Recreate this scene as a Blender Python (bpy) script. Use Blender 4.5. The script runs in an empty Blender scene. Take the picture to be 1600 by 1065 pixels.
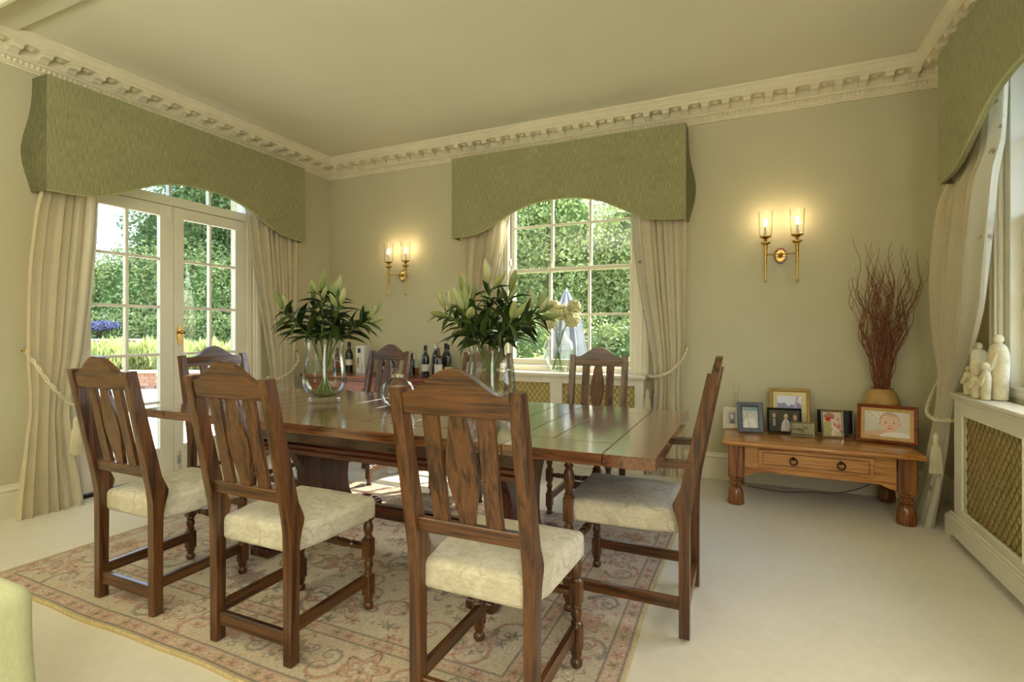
import bpy, bmesh, math, random
import numpy as np
from mathutils import Vector, Matrix

random.seed(7)
PI = math.pi
S = bpy.context.scene
COL = S.collection

# ------------------------------------------------------------------ camera, sky, sun, lights, exposure
cam_d = bpy.data.cameras.new('camera')
cam = bpy.data.objects.new('camera', cam_d)
COL.objects.link(cam)
YAW = math.radians(24.2)
cam.location = (0, 0, 1.2)
cam.rotation_euler = (PI / 2, 0, YAW)
cam_d.sensor_width = 36
cam_d.lens = 812 / 1600 * 36
cam_d.shift_y = -15.5 / 1600
cam_d.clip_start = 0.05
cam_d.clip_end = 400
S.camera = cam

SKY_STRENGTH = 1.15
SUN_STRENGTH = 9.5
w = bpy.data.worlds.new('sky')
S.world = w
w.use_nodes = True
nt = w.node_tree
nt.nodes.clear()
so = nt.nodes.new('ShaderNodeOutputWorld')
bgn = nt.nodes.new('ShaderNodeBackground')
sky = nt.nodes.new('ShaderNodeTexSky')
sky.sky_type = 'NISHITA'
sky.sun_disc = False
sky.sun_elevation = math.radians(50)
sky.sun_rotation = math.radians(29)
sky.dust_density = 3.0
sky.air_density = 1.0
bgn.inputs[1].default_value = SKY_STRENGTH
nt.links.new(sky.outputs[0], bgn.inputs[0])
nt.links.new(bgn.outputs[0], so.inputs[0])

sun_d = bpy.data.lights.new('sun', 'SUN')
sun_d.energy = SUN_STRENGTH
sun_d.angle = math.radians(0.6)
sun_d.color = (1.0, 0.93, 0.80)
sun = bpy.data.objects.new('sun', sun_d)
COL.objects.link(sun)
sun.location = (6, 14, 18)
sun_dir = Vector((-0.48 * math.cos(math.radians(50)), -0.877 * math.cos(math.radians(50)), -math.sin(math.radians(50))))
sun.rotation_euler = sun_dir.to_track_quat('-Z', 'Y').to_euler()


def area(name, loc, target, sx, sy, power, color):
    d = bpy.data.lights.new(name, 'AREA')
    d.shape = 'RECTANGLE'
    d.size, d.size_y, d.energy, d.color = sx, sy, power, color
    o = bpy.data.objects.new(name, d)
    COL.objects.link(o)
    o.location = loc
    o.rotation_euler = (Vector(target) - Vector(loc)).to_track_quat('-Z', 'Z').to_euler()
    return o


# unseen fill light added to brighten the left wall and curtains; no window there
area('side_fill', (1.2, -1.0, 1.75), (-4, 1.2, 1.3), 2.4, 2.0, 95, (1.0, 0.985, 0.95))
# second added lamp, out of view, aimed up for soft fill off the ceiling
area('bounce_fill', (-2.1, -1.5, 1.9), (-2.1, -1.4999, 3.1), 2.6, 2.0, 165, (1.0, 0.985, 0.93))

S.view_settings.view_transform = 'Standard'
S.view_settings.look = 'None'
S.view_settings.gamma = 1.0
S.view_settings.use_curve_mapping = False
S.view_settings.exposure = 0.26
S.cycles.use_denoising = True
S.cycles.max_bounces = 10
S.cycles.diffuse_bounces = 5
S.cycles.glossy_bounces = 4
S.cycles.transparent_max_bounces = 24
S.cycles.caustics_reflective = False
S.cycles.caustics_refractive = False
S.cycles.sample_clamp_indirect = 6.0


# ------------------------------------------------------------------ materials
def lin(c):
    c = c / 255.0
    return c / 12.92 if c <= 0.04045 else ((c + 0.055) / 1.055) ** 2.4


def C(r, g, b):
    return (lin(r), lin(g), lin(b), 1.0)


class NT:
    def __init__(self, name):
        self.m = bpy.data.materials.new(name)
        self.m.use_nodes = True
        self.t = self.m.node_tree
        self.t.nodes.clear()
        self.out = self.t.nodes.new('ShaderNodeOutputMaterial')

    def n(self, kind, **kw):
        nd = self.t.nodes.new('ShaderNode' + kind)
        for k, v in kw.items():
            setattr(nd, k, v)
        return nd

    def l(self, a, b):
        self.t.links.new(a, b)

    def ramp(self, fac, stops, interp='LINEAR'):
        r = self.n('ValToRGB')
        cr = r.color_ramp
        cr.interpolation = interp
        while len(cr.elements) < len(stops):
            cr.elements.new(0.5)
        for e, (p, c) in zip(cr.elements, stops):
            e.position = p
            e.color = c
        self.l(fac, r.inputs[0])
        return r.outputs[0]

    def noise(self, vec, scale, detail=3, rough=0.55, dist=0.0):
        x = self.n('TexNoise')
        x.inputs['Scale'].default_value = scale
        x.inputs['Detail'].default_value = detail
        x.inputs['Roughness'].default_value = rough
        x.inputs['Distortion'].default_value = dist
        if vec is not None:
            self.l(vec, x.inputs['Vector'])
        return x.outputs[0]

    def mapping(self, vec, scale=(1, 1, 1), rot=(0, 0, 0), loc=(0, 0, 0)):
        m = self.n('Mapping')
        m.inputs['Scale'].default_value = scale
        m.inputs['Rotation'].default_value = rot
        m.inputs['Location'].default_value = loc
        self.l(vec, m.inputs['Vector'])
        return m.outputs[0]

    def obj(self, rnd=False):
        tc = self.n('TexCoord')
        if not rnd:
            return tc.outputs['Object']
        oi = self.n('ObjectInfo')
        va = self.n('VectorMath', operation='MULTIPLY_ADD')
        cmb = self.n('CombineXYZ')
        for i in range(3):
            self.l(oi.outputs['Random'], cmb.inputs[i])
        self.l(cmb.outputs[0], va.inputs[0])
        va.inputs[1].default_value = (37.1, 53.7, 23.3)
        self.l(tc.outputs['Object'], va.inputs[2])
        return va.outputs[0]

    def mix(self, fac, a, b, mode='MIX'):
        x = self.n('Mix', data_type='RGBA', blend_type=mode)
        for s, v in ((0, fac), (6, a), (7, b)):
            if hasattr(v, 'links') or hasattr(v, 'is_linked'):
                self.l(v, x.inputs[s])
            else:
                x.inputs[s].default_value = v
        return x.outputs[2]

    def bump(self, h, strength, dist=0.01):
        b = self.n('Bump')
        b.inputs['Strength'].default_value = strength
        b.inputs['Distance'].default_value = dist
        self.l(h, b.inputs['Height'])
        return b.outputs[0]

    def bsdf(self, color, rough=0.5, metal=0.0, normal=None, spec=0.5, coat=0.0, coat_rough=0.1, sheen=0.0):
        p = self.n('BsdfPrincipled')
        if isinstance(color, tuple):
            p.inputs['Base Color'].default_value = color
        else:
            self.l(color, p.inputs['Base Color'])
        if isinstance(rough, (int, float)):
            p.inputs['Roughness'].default_value = rough
        else:
            self.l(rough, p.inputs['Roughness'])
        p.inputs['Metallic'].default_value = metal
        p.inputs['Specular IOR Level'].default_value = spec
        p.inputs['Coat Weight'].default_value = coat
        p.inputs['Coat Roughness'].default_value = coat_rough
        p.inputs['Sheen Weight'].default_value = sheen
        if normal is not None:
            self.l(normal, p.inputs['Normal'])
        return p

    def done(self, sh):
        self.l(sh.outputs[0], self.out.inputs[0])
        return self.m


def plain(name, color, rough=0.5, metal=0.0, spec=0.5, coat=0.0, var=0.06, vscale=9.0, bump=0.0, bscale=60.0):
    """a paint, metal or glaze with a faint unevenness of colour and relief"""
    k = NT(name)
    o = k.obj()
    nz = k.noise(o, vscale, 4)
    d = tuple(max(0, c * (1 - var * 2.2)) for c in color[:3]) + (1,)
    b = tuple(min(1, c * (1 + var)) for c in color[:3]) + (1,)
    col = k.ramp(nz, [(0.3, d), (0.7, b)])
    nrm = None
    if bump:
        nrm = k.bump(k.noise(o, bscale, 3), bump, 0.004)
    return k.done(k.bsdf(col, rough, metal, nrm, spec, coat))


def wood(name, dark, mid, light, axis, rough=0.35, coat=0.25, scale=1.0, contrast=1.0):
    k = NT(name)
    v = k.obj(True)
    sc = [20.0 * scale] * 3
    sc['xyz'.index(axis)] = 1.1 * scale
    m1 = k.mapping(v, tuple(sc))
    wv = k.n('TexNoise')
    wv.inputs['Scale'].default_value = 2.6
    wv.inputs['Detail'].default_value = 5.0
    wv.inputs['Roughness'].default_value = 0.55
    wv.inputs['Distortion'].default_value = 0.7
    k.l(m1, wv.inputs['Vector'])
    sc2 = [150.0 * scale] * 3
    sc2['xyz'.index(axis)] = 5.0 * scale
    pores = k.noise(k.mapping(v, tuple(sc2)), 1.0, 4, 0.6)
    big = k.noise(k.mapping(v, tuple(s * 0.2 for s in sc)), 1.0, 3)
    c1 = k.ramp(wv.outputs[0], [(0.36, dark), (0.46, mid), (0.58, light), (0.70, mid)])
    c2 = k.ramp(pores, [(0.34, (0.50, 0.47, 0.44, 1)), (0.54, (1, 1, 1, 1))])
    c3 = k.ramp(big, [(0.3, (0.86, 0.84, 0.82, 1)), (0.7, (1.08, 1.07, 1.05, 1))])
    col = k.mix(0.75 * contrast, c1, c2, 'MULTIPLY')
    col = k.mix(0.8, col, c3, 'MULTIPLY')
    nrm = k.bump(pores, 0.12, 0.002)
    return k.done(k.bsdf(col, rough, 0, nrm, 0.5, coat, 0.12))


def fabric(name, color, weave=260.0, var=0.10, rough=0.9, bump=0.25, sheen=0.2, transl=0.0):
    k = NT(name)
    o = k.obj()
    big = k.noise(o, 6.0, 3)
    fine = k.noise(k.mapping(o, (1, 1, 0.35)), weave, 2)
    d = tuple(c * (1 - var * 2) for c in color[:3]) + (1,)
    b = tuple(min(1, c * (1 + var)) for c in color[:3]) + (1,)
    c1 = k.ramp(big, [(0.3, d), (0.7, b)])
    c2 = k.ramp(fine, [(0.3, (0.93, 0.93, 0.92, 1)), (0.7, (1.03, 1.03, 1.03, 1))])
    col = k.mix(1.0, c1, c2, 'MULTIPLY')
    p = k.bsdf(col, rough, 0, k.bump(fine, bump, 0.002), 0.2, 0, 0.1, sheen)
    if not transl:
        return k.done(p)
    t = k.n('BsdfTranslucent')
    k.l(col, t.inputs[0])
    ms = k.n('MixShader')
    ms.inputs[0].default_value = transl
    k.l(p.outputs[0], ms.inputs[1])
    k.l(t.outputs[0], ms.inputs[2])
    return k.done(ms)


def glass(name, tint=(1, 1, 1), edge=(0.72, 0.76, 0.74), ior=1.45, rough=0.0):
    """a thin clear glass wall: Fresnel reflection over straight transmission, deeper in tint where it is seen edge on"""
    k = NT(name)
    lw = k.n('LayerWeight')
    lw.inputs[0].default_value = 0.35
    col = k.ramp(lw.outputs['Facing'], [(0.25, tuple(tint) + (1,)), (0.95, tuple(edge) + (1,))])
    tr = k.n('BsdfTransparent')
    k.l(col, tr.inputs[0])
    gl = k.n('BsdfGlossy')
    gl.inputs['Roughness'].default_value = rough
    f0 = ((ior - 1) / (ior + 1)) ** 2
    lw2 = k.n('LayerWeight')
    lw2.inputs[0].default_value = 0.5
    pw5 = k.n('Math', operation='POWER')
    pw5.inputs[1].default_value = 4.0
    k.l(lw2.outputs['Facing'], pw5.inputs[0])
    sch = k.n('Math', operation='MULTIPLY_ADD')
    sch.inputs[1].default_value = 0.85 - f0
    sch.inputs[2].default_value = f0
    k.l(pw5.outputs[0], sch.inputs[0])
    mx = k.n('MixShader')
    k.l(sch.outputs[0], mx.inputs[0])
    k.l(tr.outputs[0], mx.inputs[1])
    k.l(gl.outputs[0], mx.inputs[2])
    return k.done(mx)


def attr_mat(name, rough=0.9, bump=0.0, bscale=300.0, spec=0.2, coat=0.0, var=0.0):
    k = NT(name)
    a = k.n('Attribute', attribute_name='col')
    col = a.outputs['Color']
    o = k.obj()
    nrm = None
    fine = k.noise(o, bscale, 3)
    if var:
        col = k.mix(1.0, col, k.ramp(fine, [(0.25, (1 - var,) * 3 + (1,)), (0.75, (1 + var * 0.5,) * 3 + (1,))]), 'MULTIPLY')
    if bump:
        nrm = k.bump(fine, bump, 0.004)
    return k.done(k.bsdf(col, rough, 0, nrm, spec, coat))


M = {}
M['wall'] = plain('wall_paint', C(196, 190, 158), 0.75, 0, 0.25, 0, 0.02, 2.0, 0.05, 180)
M['ceiling'] = plain('ceiling_paint', C(220, 215, 190), 0.85, 0, 0.2, 0, 0.015, 1.5)
M['plaster'] = plain('plaster_white', C(222, 213, 182), 0.6, 0, 0.3, 0, 0.03, 8.0)
M['gloss_white'] = plain('gloss_white_paint', C(224, 218, 194), 0.32, 0, 0.5, 0, 0.02, 5.0)
M['win_white'] = plain('window_white_paint', C(228, 222, 202), 0.35, 0, 0.5, 0, 0.02, 5.0)
M['brass'] = plain('aged_brass', C(196, 158, 84), 0.24, 1.0, 0.5, 0, 0.12, 30.0)
M['iron'] = plain('dark_iron', C(52, 42, 34), 0.4, 0.8, 0.5, 0, 0.1, 40.0)
M['silver'] = plain('silver_metal', C(205, 200, 186), 0.25, 1.0, 0.5, 0, 0.05, 30.0)
M['gold'] = plain('gilt_frame', C(176, 140, 66), 0.4, 0.15, 0.5, 0, 0.1, 50.0, 0.1, 120)
M['cream_mat'] = plain('cream_mount', C(222, 210, 160), 0.8, 0, 0.2, 0, 0.03)
M['black'] = plain('black_lacquer', C(28, 25, 24), 0.3, 0, 0.5, 0, 0.05)
M['slate_blue'] = plain('slate_blue_frame', C(92, 96, 104), 0.4, 0, 0.5, 0, 0.06)
M['woven_white'] = plain('white_frame', C(226, 220, 198), 0.6, 0, 0.3, 0, 0.08, 120.0, 0.2, 160)
M['lattice_brass'] = plain('lattice_backing', C(198, 180, 110), 0.5, 0.0, 0.4, 0, 0.08, 14.0)
M['lattice_dull'] = plain('lattice_backing_dull', C(166, 146, 82), 0.5, 0, 0.4, 0, 0.08, 14.0)
M['lattice_wire'] = plain('lattice_wire', C(122, 92, 44), 0.45, 0.2, 0.5, 0, 0.08)
M['lattice_pale'] = plain('lattice_wire_pale', C(236, 218, 150), 0.35, 0.1, 0.5, 0, 0.06)
M['rope'] = fabric('rope_cord', C(216, 206, 172), 160.0, 0.12)
M['curtain'] = fabric('curtain_cotton', C(247, 238, 214), 220.0, 0.02, 0.9, 0.12, 0.1, 0.22)
M['lining'] = None
M['piping'] = fabric('pale_piping', C(176, 174, 124), 200.0, 0.05)
M['slip'] = fabric('slipcover_cotton', C(204, 208, 162), 180.0, 0.06)
M['stone'] = plain('carved_stone', C(218, 206, 170), 0.75, 0, 0.3, 0, 0.09, 30.0, 0.25, 50)
M['pot'] = plain('tan_pottery', C(184, 146, 84), 0.5, 0, 0.4, 0, 0.12, 12.0)
M['twig'] = plain('willow_bark', C(136, 80, 50), 0.6, 0, 0.4, 0, 0.25, 40.0)
M['stem'] = plain('green_stem', C(92, 116, 50), 0.5, 0, 0.4, 0, 0.1, 40.0)
M['petal'] = plain('hydrangea_petal', C(216, 212, 160), 0.8, 0, 0.2, 0, 0.08, 60.0)
M['cable'] = plain('brown_cable', C(88, 74, 50), 0.6)
M['paper_white'] = plain('paper_label', C(226, 220, 204), 0.7)
M['paper_cream'] = plain('paper_label_cream', C(214, 196, 148), 0.7)
M['paper_red'] = plain('paper_label_red', C(150, 50, 44), 0.7)
M['box_white'] = plain('card_box', C(226, 226, 222), 0.6)
M['dark_glass'] = plain('dark_bottle_glass', C(22, 24, 16), 0.08, 0, 0.6, 0.5)
M['brown_glass'] = plain('brown_bottle_glass', C(62, 34, 16), 0.08, 0, 0.6, 0.5)
M['glass'] = glass('clear_glass')
M['pane'] = glass('window_glass', (0.98, 1, 0.98), (0.85, 0.9, 0.88), 1.45)
M['water'] = glass('vase_water', (0.93, 0.97, 0.92), (0.75, 0.82, 0.74), 1.15)
M['amber'] = glass('amber_liquor', (0.75, 0.42, 0.14), (0.45, 0.2, 0.05), 1.3)

dk, md, lt = C(46, 23, 10), C(81, 47, 20), C(107, 67, 31)
for ax in 'xyz':
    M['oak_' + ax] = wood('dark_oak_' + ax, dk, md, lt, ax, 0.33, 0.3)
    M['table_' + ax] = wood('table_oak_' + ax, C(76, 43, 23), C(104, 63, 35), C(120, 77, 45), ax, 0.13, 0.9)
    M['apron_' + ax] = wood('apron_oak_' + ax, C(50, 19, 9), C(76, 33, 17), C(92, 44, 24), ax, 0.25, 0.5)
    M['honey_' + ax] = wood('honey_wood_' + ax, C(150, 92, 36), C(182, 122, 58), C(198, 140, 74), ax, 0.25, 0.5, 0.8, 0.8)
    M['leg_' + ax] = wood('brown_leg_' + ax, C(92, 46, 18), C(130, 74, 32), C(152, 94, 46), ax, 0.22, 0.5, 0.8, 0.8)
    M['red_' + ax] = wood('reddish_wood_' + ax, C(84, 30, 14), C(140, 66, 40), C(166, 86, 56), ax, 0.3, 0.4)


def make_strie():
    k = NT('pelmet_strie')
    o = k.obj()
    a = k.noise(k.mapping(o, (85, 85, 6)), 2.6, 4)
    b = k.noise(o, 3.0, 2)
    c1 = k.ramp(a, [(0.30, C(126, 125, 84)), (0.5, C(150, 148, 108)), (0.70, C(174, 171, 132))])
    c2 = k.ramp(b, [(0.3, (0.93, 0.93, 0.93, 1)), (0.7, (1.04, 1.04, 1.04, 1))])
    return k.done(k.bsdf(k.mix(1.0, c1, c2, 'MULTIPLY'), 0.9, 0, k.bump(a, 0.2, 0.002), 0.15, 0, 0.1, 0.1))


M['strie'] = make_strie()


def make_tapestry():
    """cream seat cloth woven with faint blocks, rings and lines"""
    k = NT('seat_tapestry')
    v = k.obj(True)
    vo = k.n('TexVoronoi', feature='F1')
    vo.inputs['Scale'].default_value = 7.5
    vo.inputs['Randomness'].default_value = 0.8
    k.l(v, vo.inputs['Vector'])
    ring = k.ramp(vo.outputs['Distance'], [(0.0, (0.95, 0.95, 0.94, 1)), (0.20, (0.80, 0.79, 0.74, 1)), (0.26, (1, 1, 1, 1)), (0.36, (1, 1, 1, 1)), (0.40, (0.78, 0.77, 0.72, 1)), (0.45, (1, 1, 1, 1))])
    br = k.n('TexBrick')
    br.inputs['Scale'].default_value = 1.0
    br.inputs['Color1'].default_value = (1, 1, 1, 1)
    br.inputs['Color2'].default_value = (0.82, 0.81, 0.76, 1)
    br.inputs['Mortar'].default_value = (0.90, 0.89, 0.86, 1)
    br.inputs['Mortar Size'].default_value = 0.003
    br.inputs['Brick Width'].default_value = 0.11
    br.inputs['Row Height'].default_value = 0.055
    k.l(k.mapping(v, (1, 1, 1), (0.5, 0.4, 0.3)), br.inputs['Vector'])
    scr = k.noise(k.mapping(v, (38, 38, 90)), 1.0, 4, 0.7, 0.8)
    script = k.ramp(scr, [(0.44, (0.87, 0.86, 0.82, 1)), (0.54, (1.03, 1.03, 1.02, 1))])
    sel = k.noise(v, 10.0, 1)
    f = k.ramp(sel, [(0.46, (0, 0, 0, 1)), (0.50, (1, 1, 1, 1))])
    col = k.mix(0.9, ring, script, 'MULTIPLY')
    col = k.mix(f, col, k.mix(0.8, br.outputs[0], script, 'MULTIPLY'))
    col = k.mix(1.0, C(208, 201, 180), col, 'MULTIPLY')
    fine = k.noise(v, 300.0, 2)
    return k.done(k.bsdf(col, 0.95, 0, k.bump(fine, 0.2, 0.002), 0.15, 0, 0.1, 0.15))


M['tapestry'] = make_tapestry()


def make_carpet():
    k = NT('cream_carpet')
    o = k.obj()
    f = k.noise(o, 420.0, 3)
    b = k.noise(o, 1.6, 4)
    mdn = k.noise(o, 22.0, 4)
    c = k.ramp(b, [(0.3, C(217, 210, 191)), (0.7, C(225, 218, 200))])
    c = k.mix(1.0, c, k.ramp(mdn, [(0.3, (0.955, 0.955, 0.95, 1)), (0.7, (1.02, 1.02, 1.02, 1))]), 'MULTIPLY')
    c = k.mix(1.0, c, k.ramp(f, [(0.3, (0.9, 0.9, 0.89, 1)), (0.7, (1.04, 1.04, 1.04, 1))]), 'MULTIPLY')
    return k.done(k.bsdf(c, 1.0, 0, k.bump(f, 0.4, 0.004), 0.1, 0, 0.1, 0.2))


M['carpet'] = make_carpet()


def make_sprig():
    """white curtain edging printed with small sprigs"""
    k = NT('sprig_edging')
    o = k.obj()
    vo = k.n('TexVoronoi', feature='F1')
    vo.inputs['Scale'].default_value = 9.0
    vo.inputs['Randomness'].default_value = 0.35
    nz = k.noise(o, 70.0, 3)
    k.l(o, vo.inputs['Vector'])
    ad = k.n('Math', operation='ADD')
    mu = k.n('Math', operation='MULTIPLY')
    mu.inputs[1].default_value = 0.55
    k.l(nz, mu.inputs[0])
    k.l(vo.outputs['Distance'], ad.inputs[0])
    k.l(mu.outputs[0], ad.inputs[1])
    c = k.ramp(ad.outputs[0], [(0.36, C(172, 164, 142)), (0.43, C(230, 223, 202))])
    return k.done(k.bsdf(c, 0.9, 0, None, 0.2, 0, 0.1, 0.1))


M['sprig'] = make_sprig()


def leaf_mat(name, stops, transl=0.3, rough=0.45, island=True):
    k = NT(name)
    if island:
        g = k.n('NewGeometry')
        f = g.outputs['Random Per Island']
    else:
        oi = k.n('ObjectInfo')
        f = oi.outputs['Random']
    nz = k.noise(k.obj(), 1.3 if island else 30.0, 2)
    mx = k.n('Math', operation='MULTIPLY_ADD')
    mx.inputs[1].default_value = 0.6
    k.l(nz, mx.inputs[0])
    m3 = k.n('Math', operation='MULTIPLY')
    m3.inputs[1].default_value = 0.55
    k.l(f, m3.inputs[0])
    k.l(m3.outputs[0], mx.inputs[2])
    col = k.ramp(mx.outputs[0], stops)
    p = k.bsdf(col, rough, 0, None, 0.4)
    t = k.n('BsdfTranslucent')
    k.l(col, t.inputs[0])
    ms = k.n('MixShader')
    ms.inputs[0].default_value = transl
    k.l(p.outputs[0], ms.inputs[1])
    k.l(t.outputs[0], ms.inputs[2])
    return k.done(ms)


M['lily_leaf'] = leaf_mat('lily_leaf', [(0.2, C(22, 40, 16)), (0.55, C(42, 64, 26)), (0.9, C(80, 100, 44))], 0.2, 0.3, False)
M['bud'] = leaf_mat('lily_bud', [(0.2, C(126, 142, 72)), (0.55, C(164, 174, 106)), (0.9, C(206, 206, 152))], 0.3, 0.45, False)
M['foliage_dark'] = leaf_mat('foliage_dark', [(0.2, C(88, 106, 60)), (0.55, C(124, 142, 86)), (0.9, C(170, 182, 124))], 0.45)
M['foliage_mid'] = leaf_mat('foliage_mid', [(0.2, C(112, 130, 70)), (0.55, C(154, 170, 100)), (0.9, C(202, 210, 150))], 0.45)
M['foliage_pale'] = leaf_mat('foliage_pale', [(0.2, C(132, 150, 82)), (0.55, C(182, 192, 118)), (0.9, C(224, 222, 164))], 0.4)
M['lavender'] = leaf_mat('lavender_bloom', [(0.2, C(100, 104, 128)), (0.55, C(124, 124, 168)), (0.9, C(150, 148, 190))], 0.2)
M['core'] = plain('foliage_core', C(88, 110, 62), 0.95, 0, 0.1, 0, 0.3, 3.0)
M['bark'] = plain('bark', C(86, 72, 54), 0.9, 0, 0.2, 0, 0.2, 12.0, 0.4, 30)
M['lawn'] = plain('lawn', C(120, 140, 66), 0.95, 0, 0.1, 0, 0.2, 6.0, 0.3, 60)
M['earth'] = plain('earth', C(104, 98, 62), 0.95, 0, 0.1, 0, 0.2, 6.0)
M['mortar'] = plain('mortar', C(176, 156, 132), 0.9, 0, 0.2, 0, 0.1)
M['paver'] = plain('paving_stone', C(214, 204, 186), 0.8, 0, 0.3, 0, 0.08, 5.0, 0.15, 40)
M['parasol'] = None


def make_brick():
    k = NT('garden_brick')
    oi = k.n('ObjectInfo')
    c = k.ramp(oi.outputs['Random'], [(0.0, C(150, 108, 84)), (0.5, C(172, 128, 102)), (1.0, C(188, 150, 124))])
    nz = k.noise(k.obj(True), 30, 3)
    c = k.mix(1.0, c, k.ramp(nz, [(0.3, (0.85, 0.85, 0.85, 1)), (0.7, (1.08, 1.06, 1.04, 1))]), 'MULTIPLY')
    return k.done(k.bsdf(c, 0.9, 0, None, 0.2))


M['brick'] = make_brick()


def make_bulb():
    k = NT('lit_bulb')
    e = k.n('Emission')
    e.inputs[0].default_value = (1.0, 0.80, 0.50, 1)
    e.inputs[1].default_value = 14.0
    return k.done(e)


M['bulb'] = make_bulb()
M['rug'] = attr_mat('rug_pile', 0.98, 0.3, 320.0, 0.1, 0, 0.25)
M['print'] = attr_mat('photo_print', 0.25, 0.0, 10.0, 0.4)
M['parasol'] = fabric('parasol_canvas', C(104, 104, 116), 100.0, 0.12)
M['parasol_stripe'] = fabric('parasol_stripe', C(150, 150, 156), 100.0, 0.05)


# ------------------------------------------------------------------ mesh helpers
def finish(name, bm, m, parent=None, smooth=35, kind=None, flat=False):
    me = bpy.data.meshes.new(name)
    bmesh.ops.recalc_face_normals(bm, faces=bm.faces)
    bm.to_mesh(me)
    bm.free()
    mats = m if isinstance(m, (list, tuple)) else [m]
    for x in mats:
        me.materials.append(x)
    if not flat and len(me.polygons):
        me.polygons.foreach_set('use_smooth', [True] * len(me.polygons))
        me.set_sharp_from_angle(angle=math.radians(smooth))
    o = bpy.data.objects.new(name, me)
    COL.objects.link(o)
    if parent is not None:
        o.parent = parent
    if kind:
        o['kind'] = kind
    return o


def link_copy(src, parent, name=None, loc=None, mat=None):
    o = src.copy()
    COL.objects.link(o)
    o.parent = parent
    if name:
        o.name = name
    if mat is not None:
        o.matrix_local = mat
    elif loc is not None:
        o.location = loc
    return o


def thing(name, label, cat, loc=(0, 0, 0), rotz=0.0, group=None):
    o = bpy.data.objects.new(name, None)
    o.empty_display_size = 0.05
    COL.objects.link(o)
    o.location = loc
    o.rotation_euler = (0, 0, rotz)
    o['label'] = label
    o['category'] = cat
    if group:
        o['group'] = group
    return o


def tag(o, label, cat, group=None):
    o['label'] = label
    o['category'] = cat
    if group:
        o['group'] = group
    return o


def struct(name, bm, m, parent=None, smooth=35):
    o = finish(name, bm, m, parent, smooth)
    if parent is None:
        o['kind'] = 'structure'
    return o


def struct_root(name):
    o = bpy.data.objects.new(name, None)
    COL.objects.link(o)
    o['kind'] = 'structure'
    return o


def dup_tree(root, loc, rotz):
    r = root.copy()
    COL.objects.link(r)
    r.location = loc
    r.rotation_euler = (0, 0, rotz)
    for ch in list(root.children):
        c = ch.copy()
        COL.objects.link(c)
        c.parent = r
        for g in ch.children:
            d = g.copy()
            COL.objects.link(d)
            d.parent = c
    return r


def B():
    return bmesh.new()


def box(bm, x0, x1, y0, y1, z0, z1, bev=0.0, seg=1):
    vs = [bm.verts.new((x, y, z)) for x in (x0, x1) for y in (y0, y1) for z in (z0, z1)]
    fs = [(0, 1, 3, 2), (4, 6, 7, 5), (0, 4, 5, 1), (2, 3, 7, 6), (0, 2, 6, 4), (1, 5, 7, 3)]
    faces = [bm.faces.new([vs[i] for i in f]) for f in fs]
    if bev:
        ed = list({e for f in faces for e in f.edges})
        bmesh.ops.bevel(bm, geom=ed, offset=bev, segments=seg, affect='EDGES', profile=0.5)
    return vs


def boxm(x0, x1, y0, y1, z0, z1, bev=0.0, seg=1):
    bm = B()
    box(bm, x0, x1, y0, y1, z0, z1, bev, seg)
    return bm


def prism(bm, poly, axis, a0, a1, bev=0.0):
    """extrude a polygon (given in the two other axes, in x-y-z order) along an axis"""
    def P(p, a):
        return {'x': (a, p[0], p[1]), 'y': (p[0], a, p[1]), 'z': (p[0], p[1], a)}[axis]
    A = [bm.verts.new(P(p, a0)) for p in poly]
    Z = [bm.verts.new(P(p, a1)) for p in poly]
    n = len(poly)
    fs = [bm.faces.new(A), bm.faces.new(Z[::-1])]
    for i in range(n):
        fs.append(bm.faces.new((A[i], A[(i + 1) % n], Z[(i + 1) % n], Z[i])))
    if bev:
        ed = list(set(fs[0].edges) | set(fs[1].edges))
        bmesh.ops.bevel(bm, geom=ed, offset=bev, segments=1, affect='EDGES')
    return A + Z


def lathe(bm, prof, cx=0, cy=0, seg=20, axis='z', closed=False, off=0.0):
    rings = []
    for r, h in prof:
        ring = []
        for i in range(seg):
            a = 2 * PI * i / seg
            u, v = r * math.cos(a), r * math.sin(a)
            if axis == 'z':
                p = (cx + u, cy + v, h + off)
            elif axis == 'x':
                p = (h + off, cx + u, cy + v)
            else:
                p = (cx + u, h + off, cy + v)
            ring.append(bm.verts.new(p))
        rings.append(ring)
    for a, b in zip(rings, rings[1:]):
        for i in range(seg):
            bm.faces.new((a[i], a[(i + 1) % seg], b[(i + 1) % seg], b[i]))
    if closed:
        bm.faces.new(rings[0][::-1])
        bm.faces.new(rings[-1])
    return rings


def tube(bm, pts, rad, seg=6, caps=True):
    pts = [Vector(p) for p in pts]
    n = len(pts)
    rads = rad if isinstance(rad, (list, tuple)) else [rad] * n
    rings = []
    up = Vector((0, 0, 1))
    prev = None
    for i, p in enumerate(pts):
        t = (pts[min(i + 1, n - 1)] - pts[max(i - 1, 0)])
        if t.length < 1e-9:
            t = Vector((0, 0, 1))
        t.normalize()
        if prev is None:
            a = t.cross(up)
            if a.length < 1e-3:
                a = t.cross(Vector((1, 0, 0)))
        else:
            a = prev - t * prev.dot(t)
            if a.length < 1e-6:
                a = t.cross(up)
        a.normalize()
        prev = a
        b = t.cross(a)
        rings.append([bm.verts.new(p + (a * math.cos(2 * PI * k / seg) + b * math.sin(2 * PI * k / seg)) * rads[i]) for k in range(seg)])
    for r0, r1 in zip(rings, rings[1:]):
        for k in range(seg):
            bm.faces.new((r0[k], r0[(k + 1) % seg], r1[(k + 1) % seg], r1[k]))
    if caps:
        bm.faces.new(rings[0][::-1])
        bm.faces.new(rings[-1])


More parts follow.
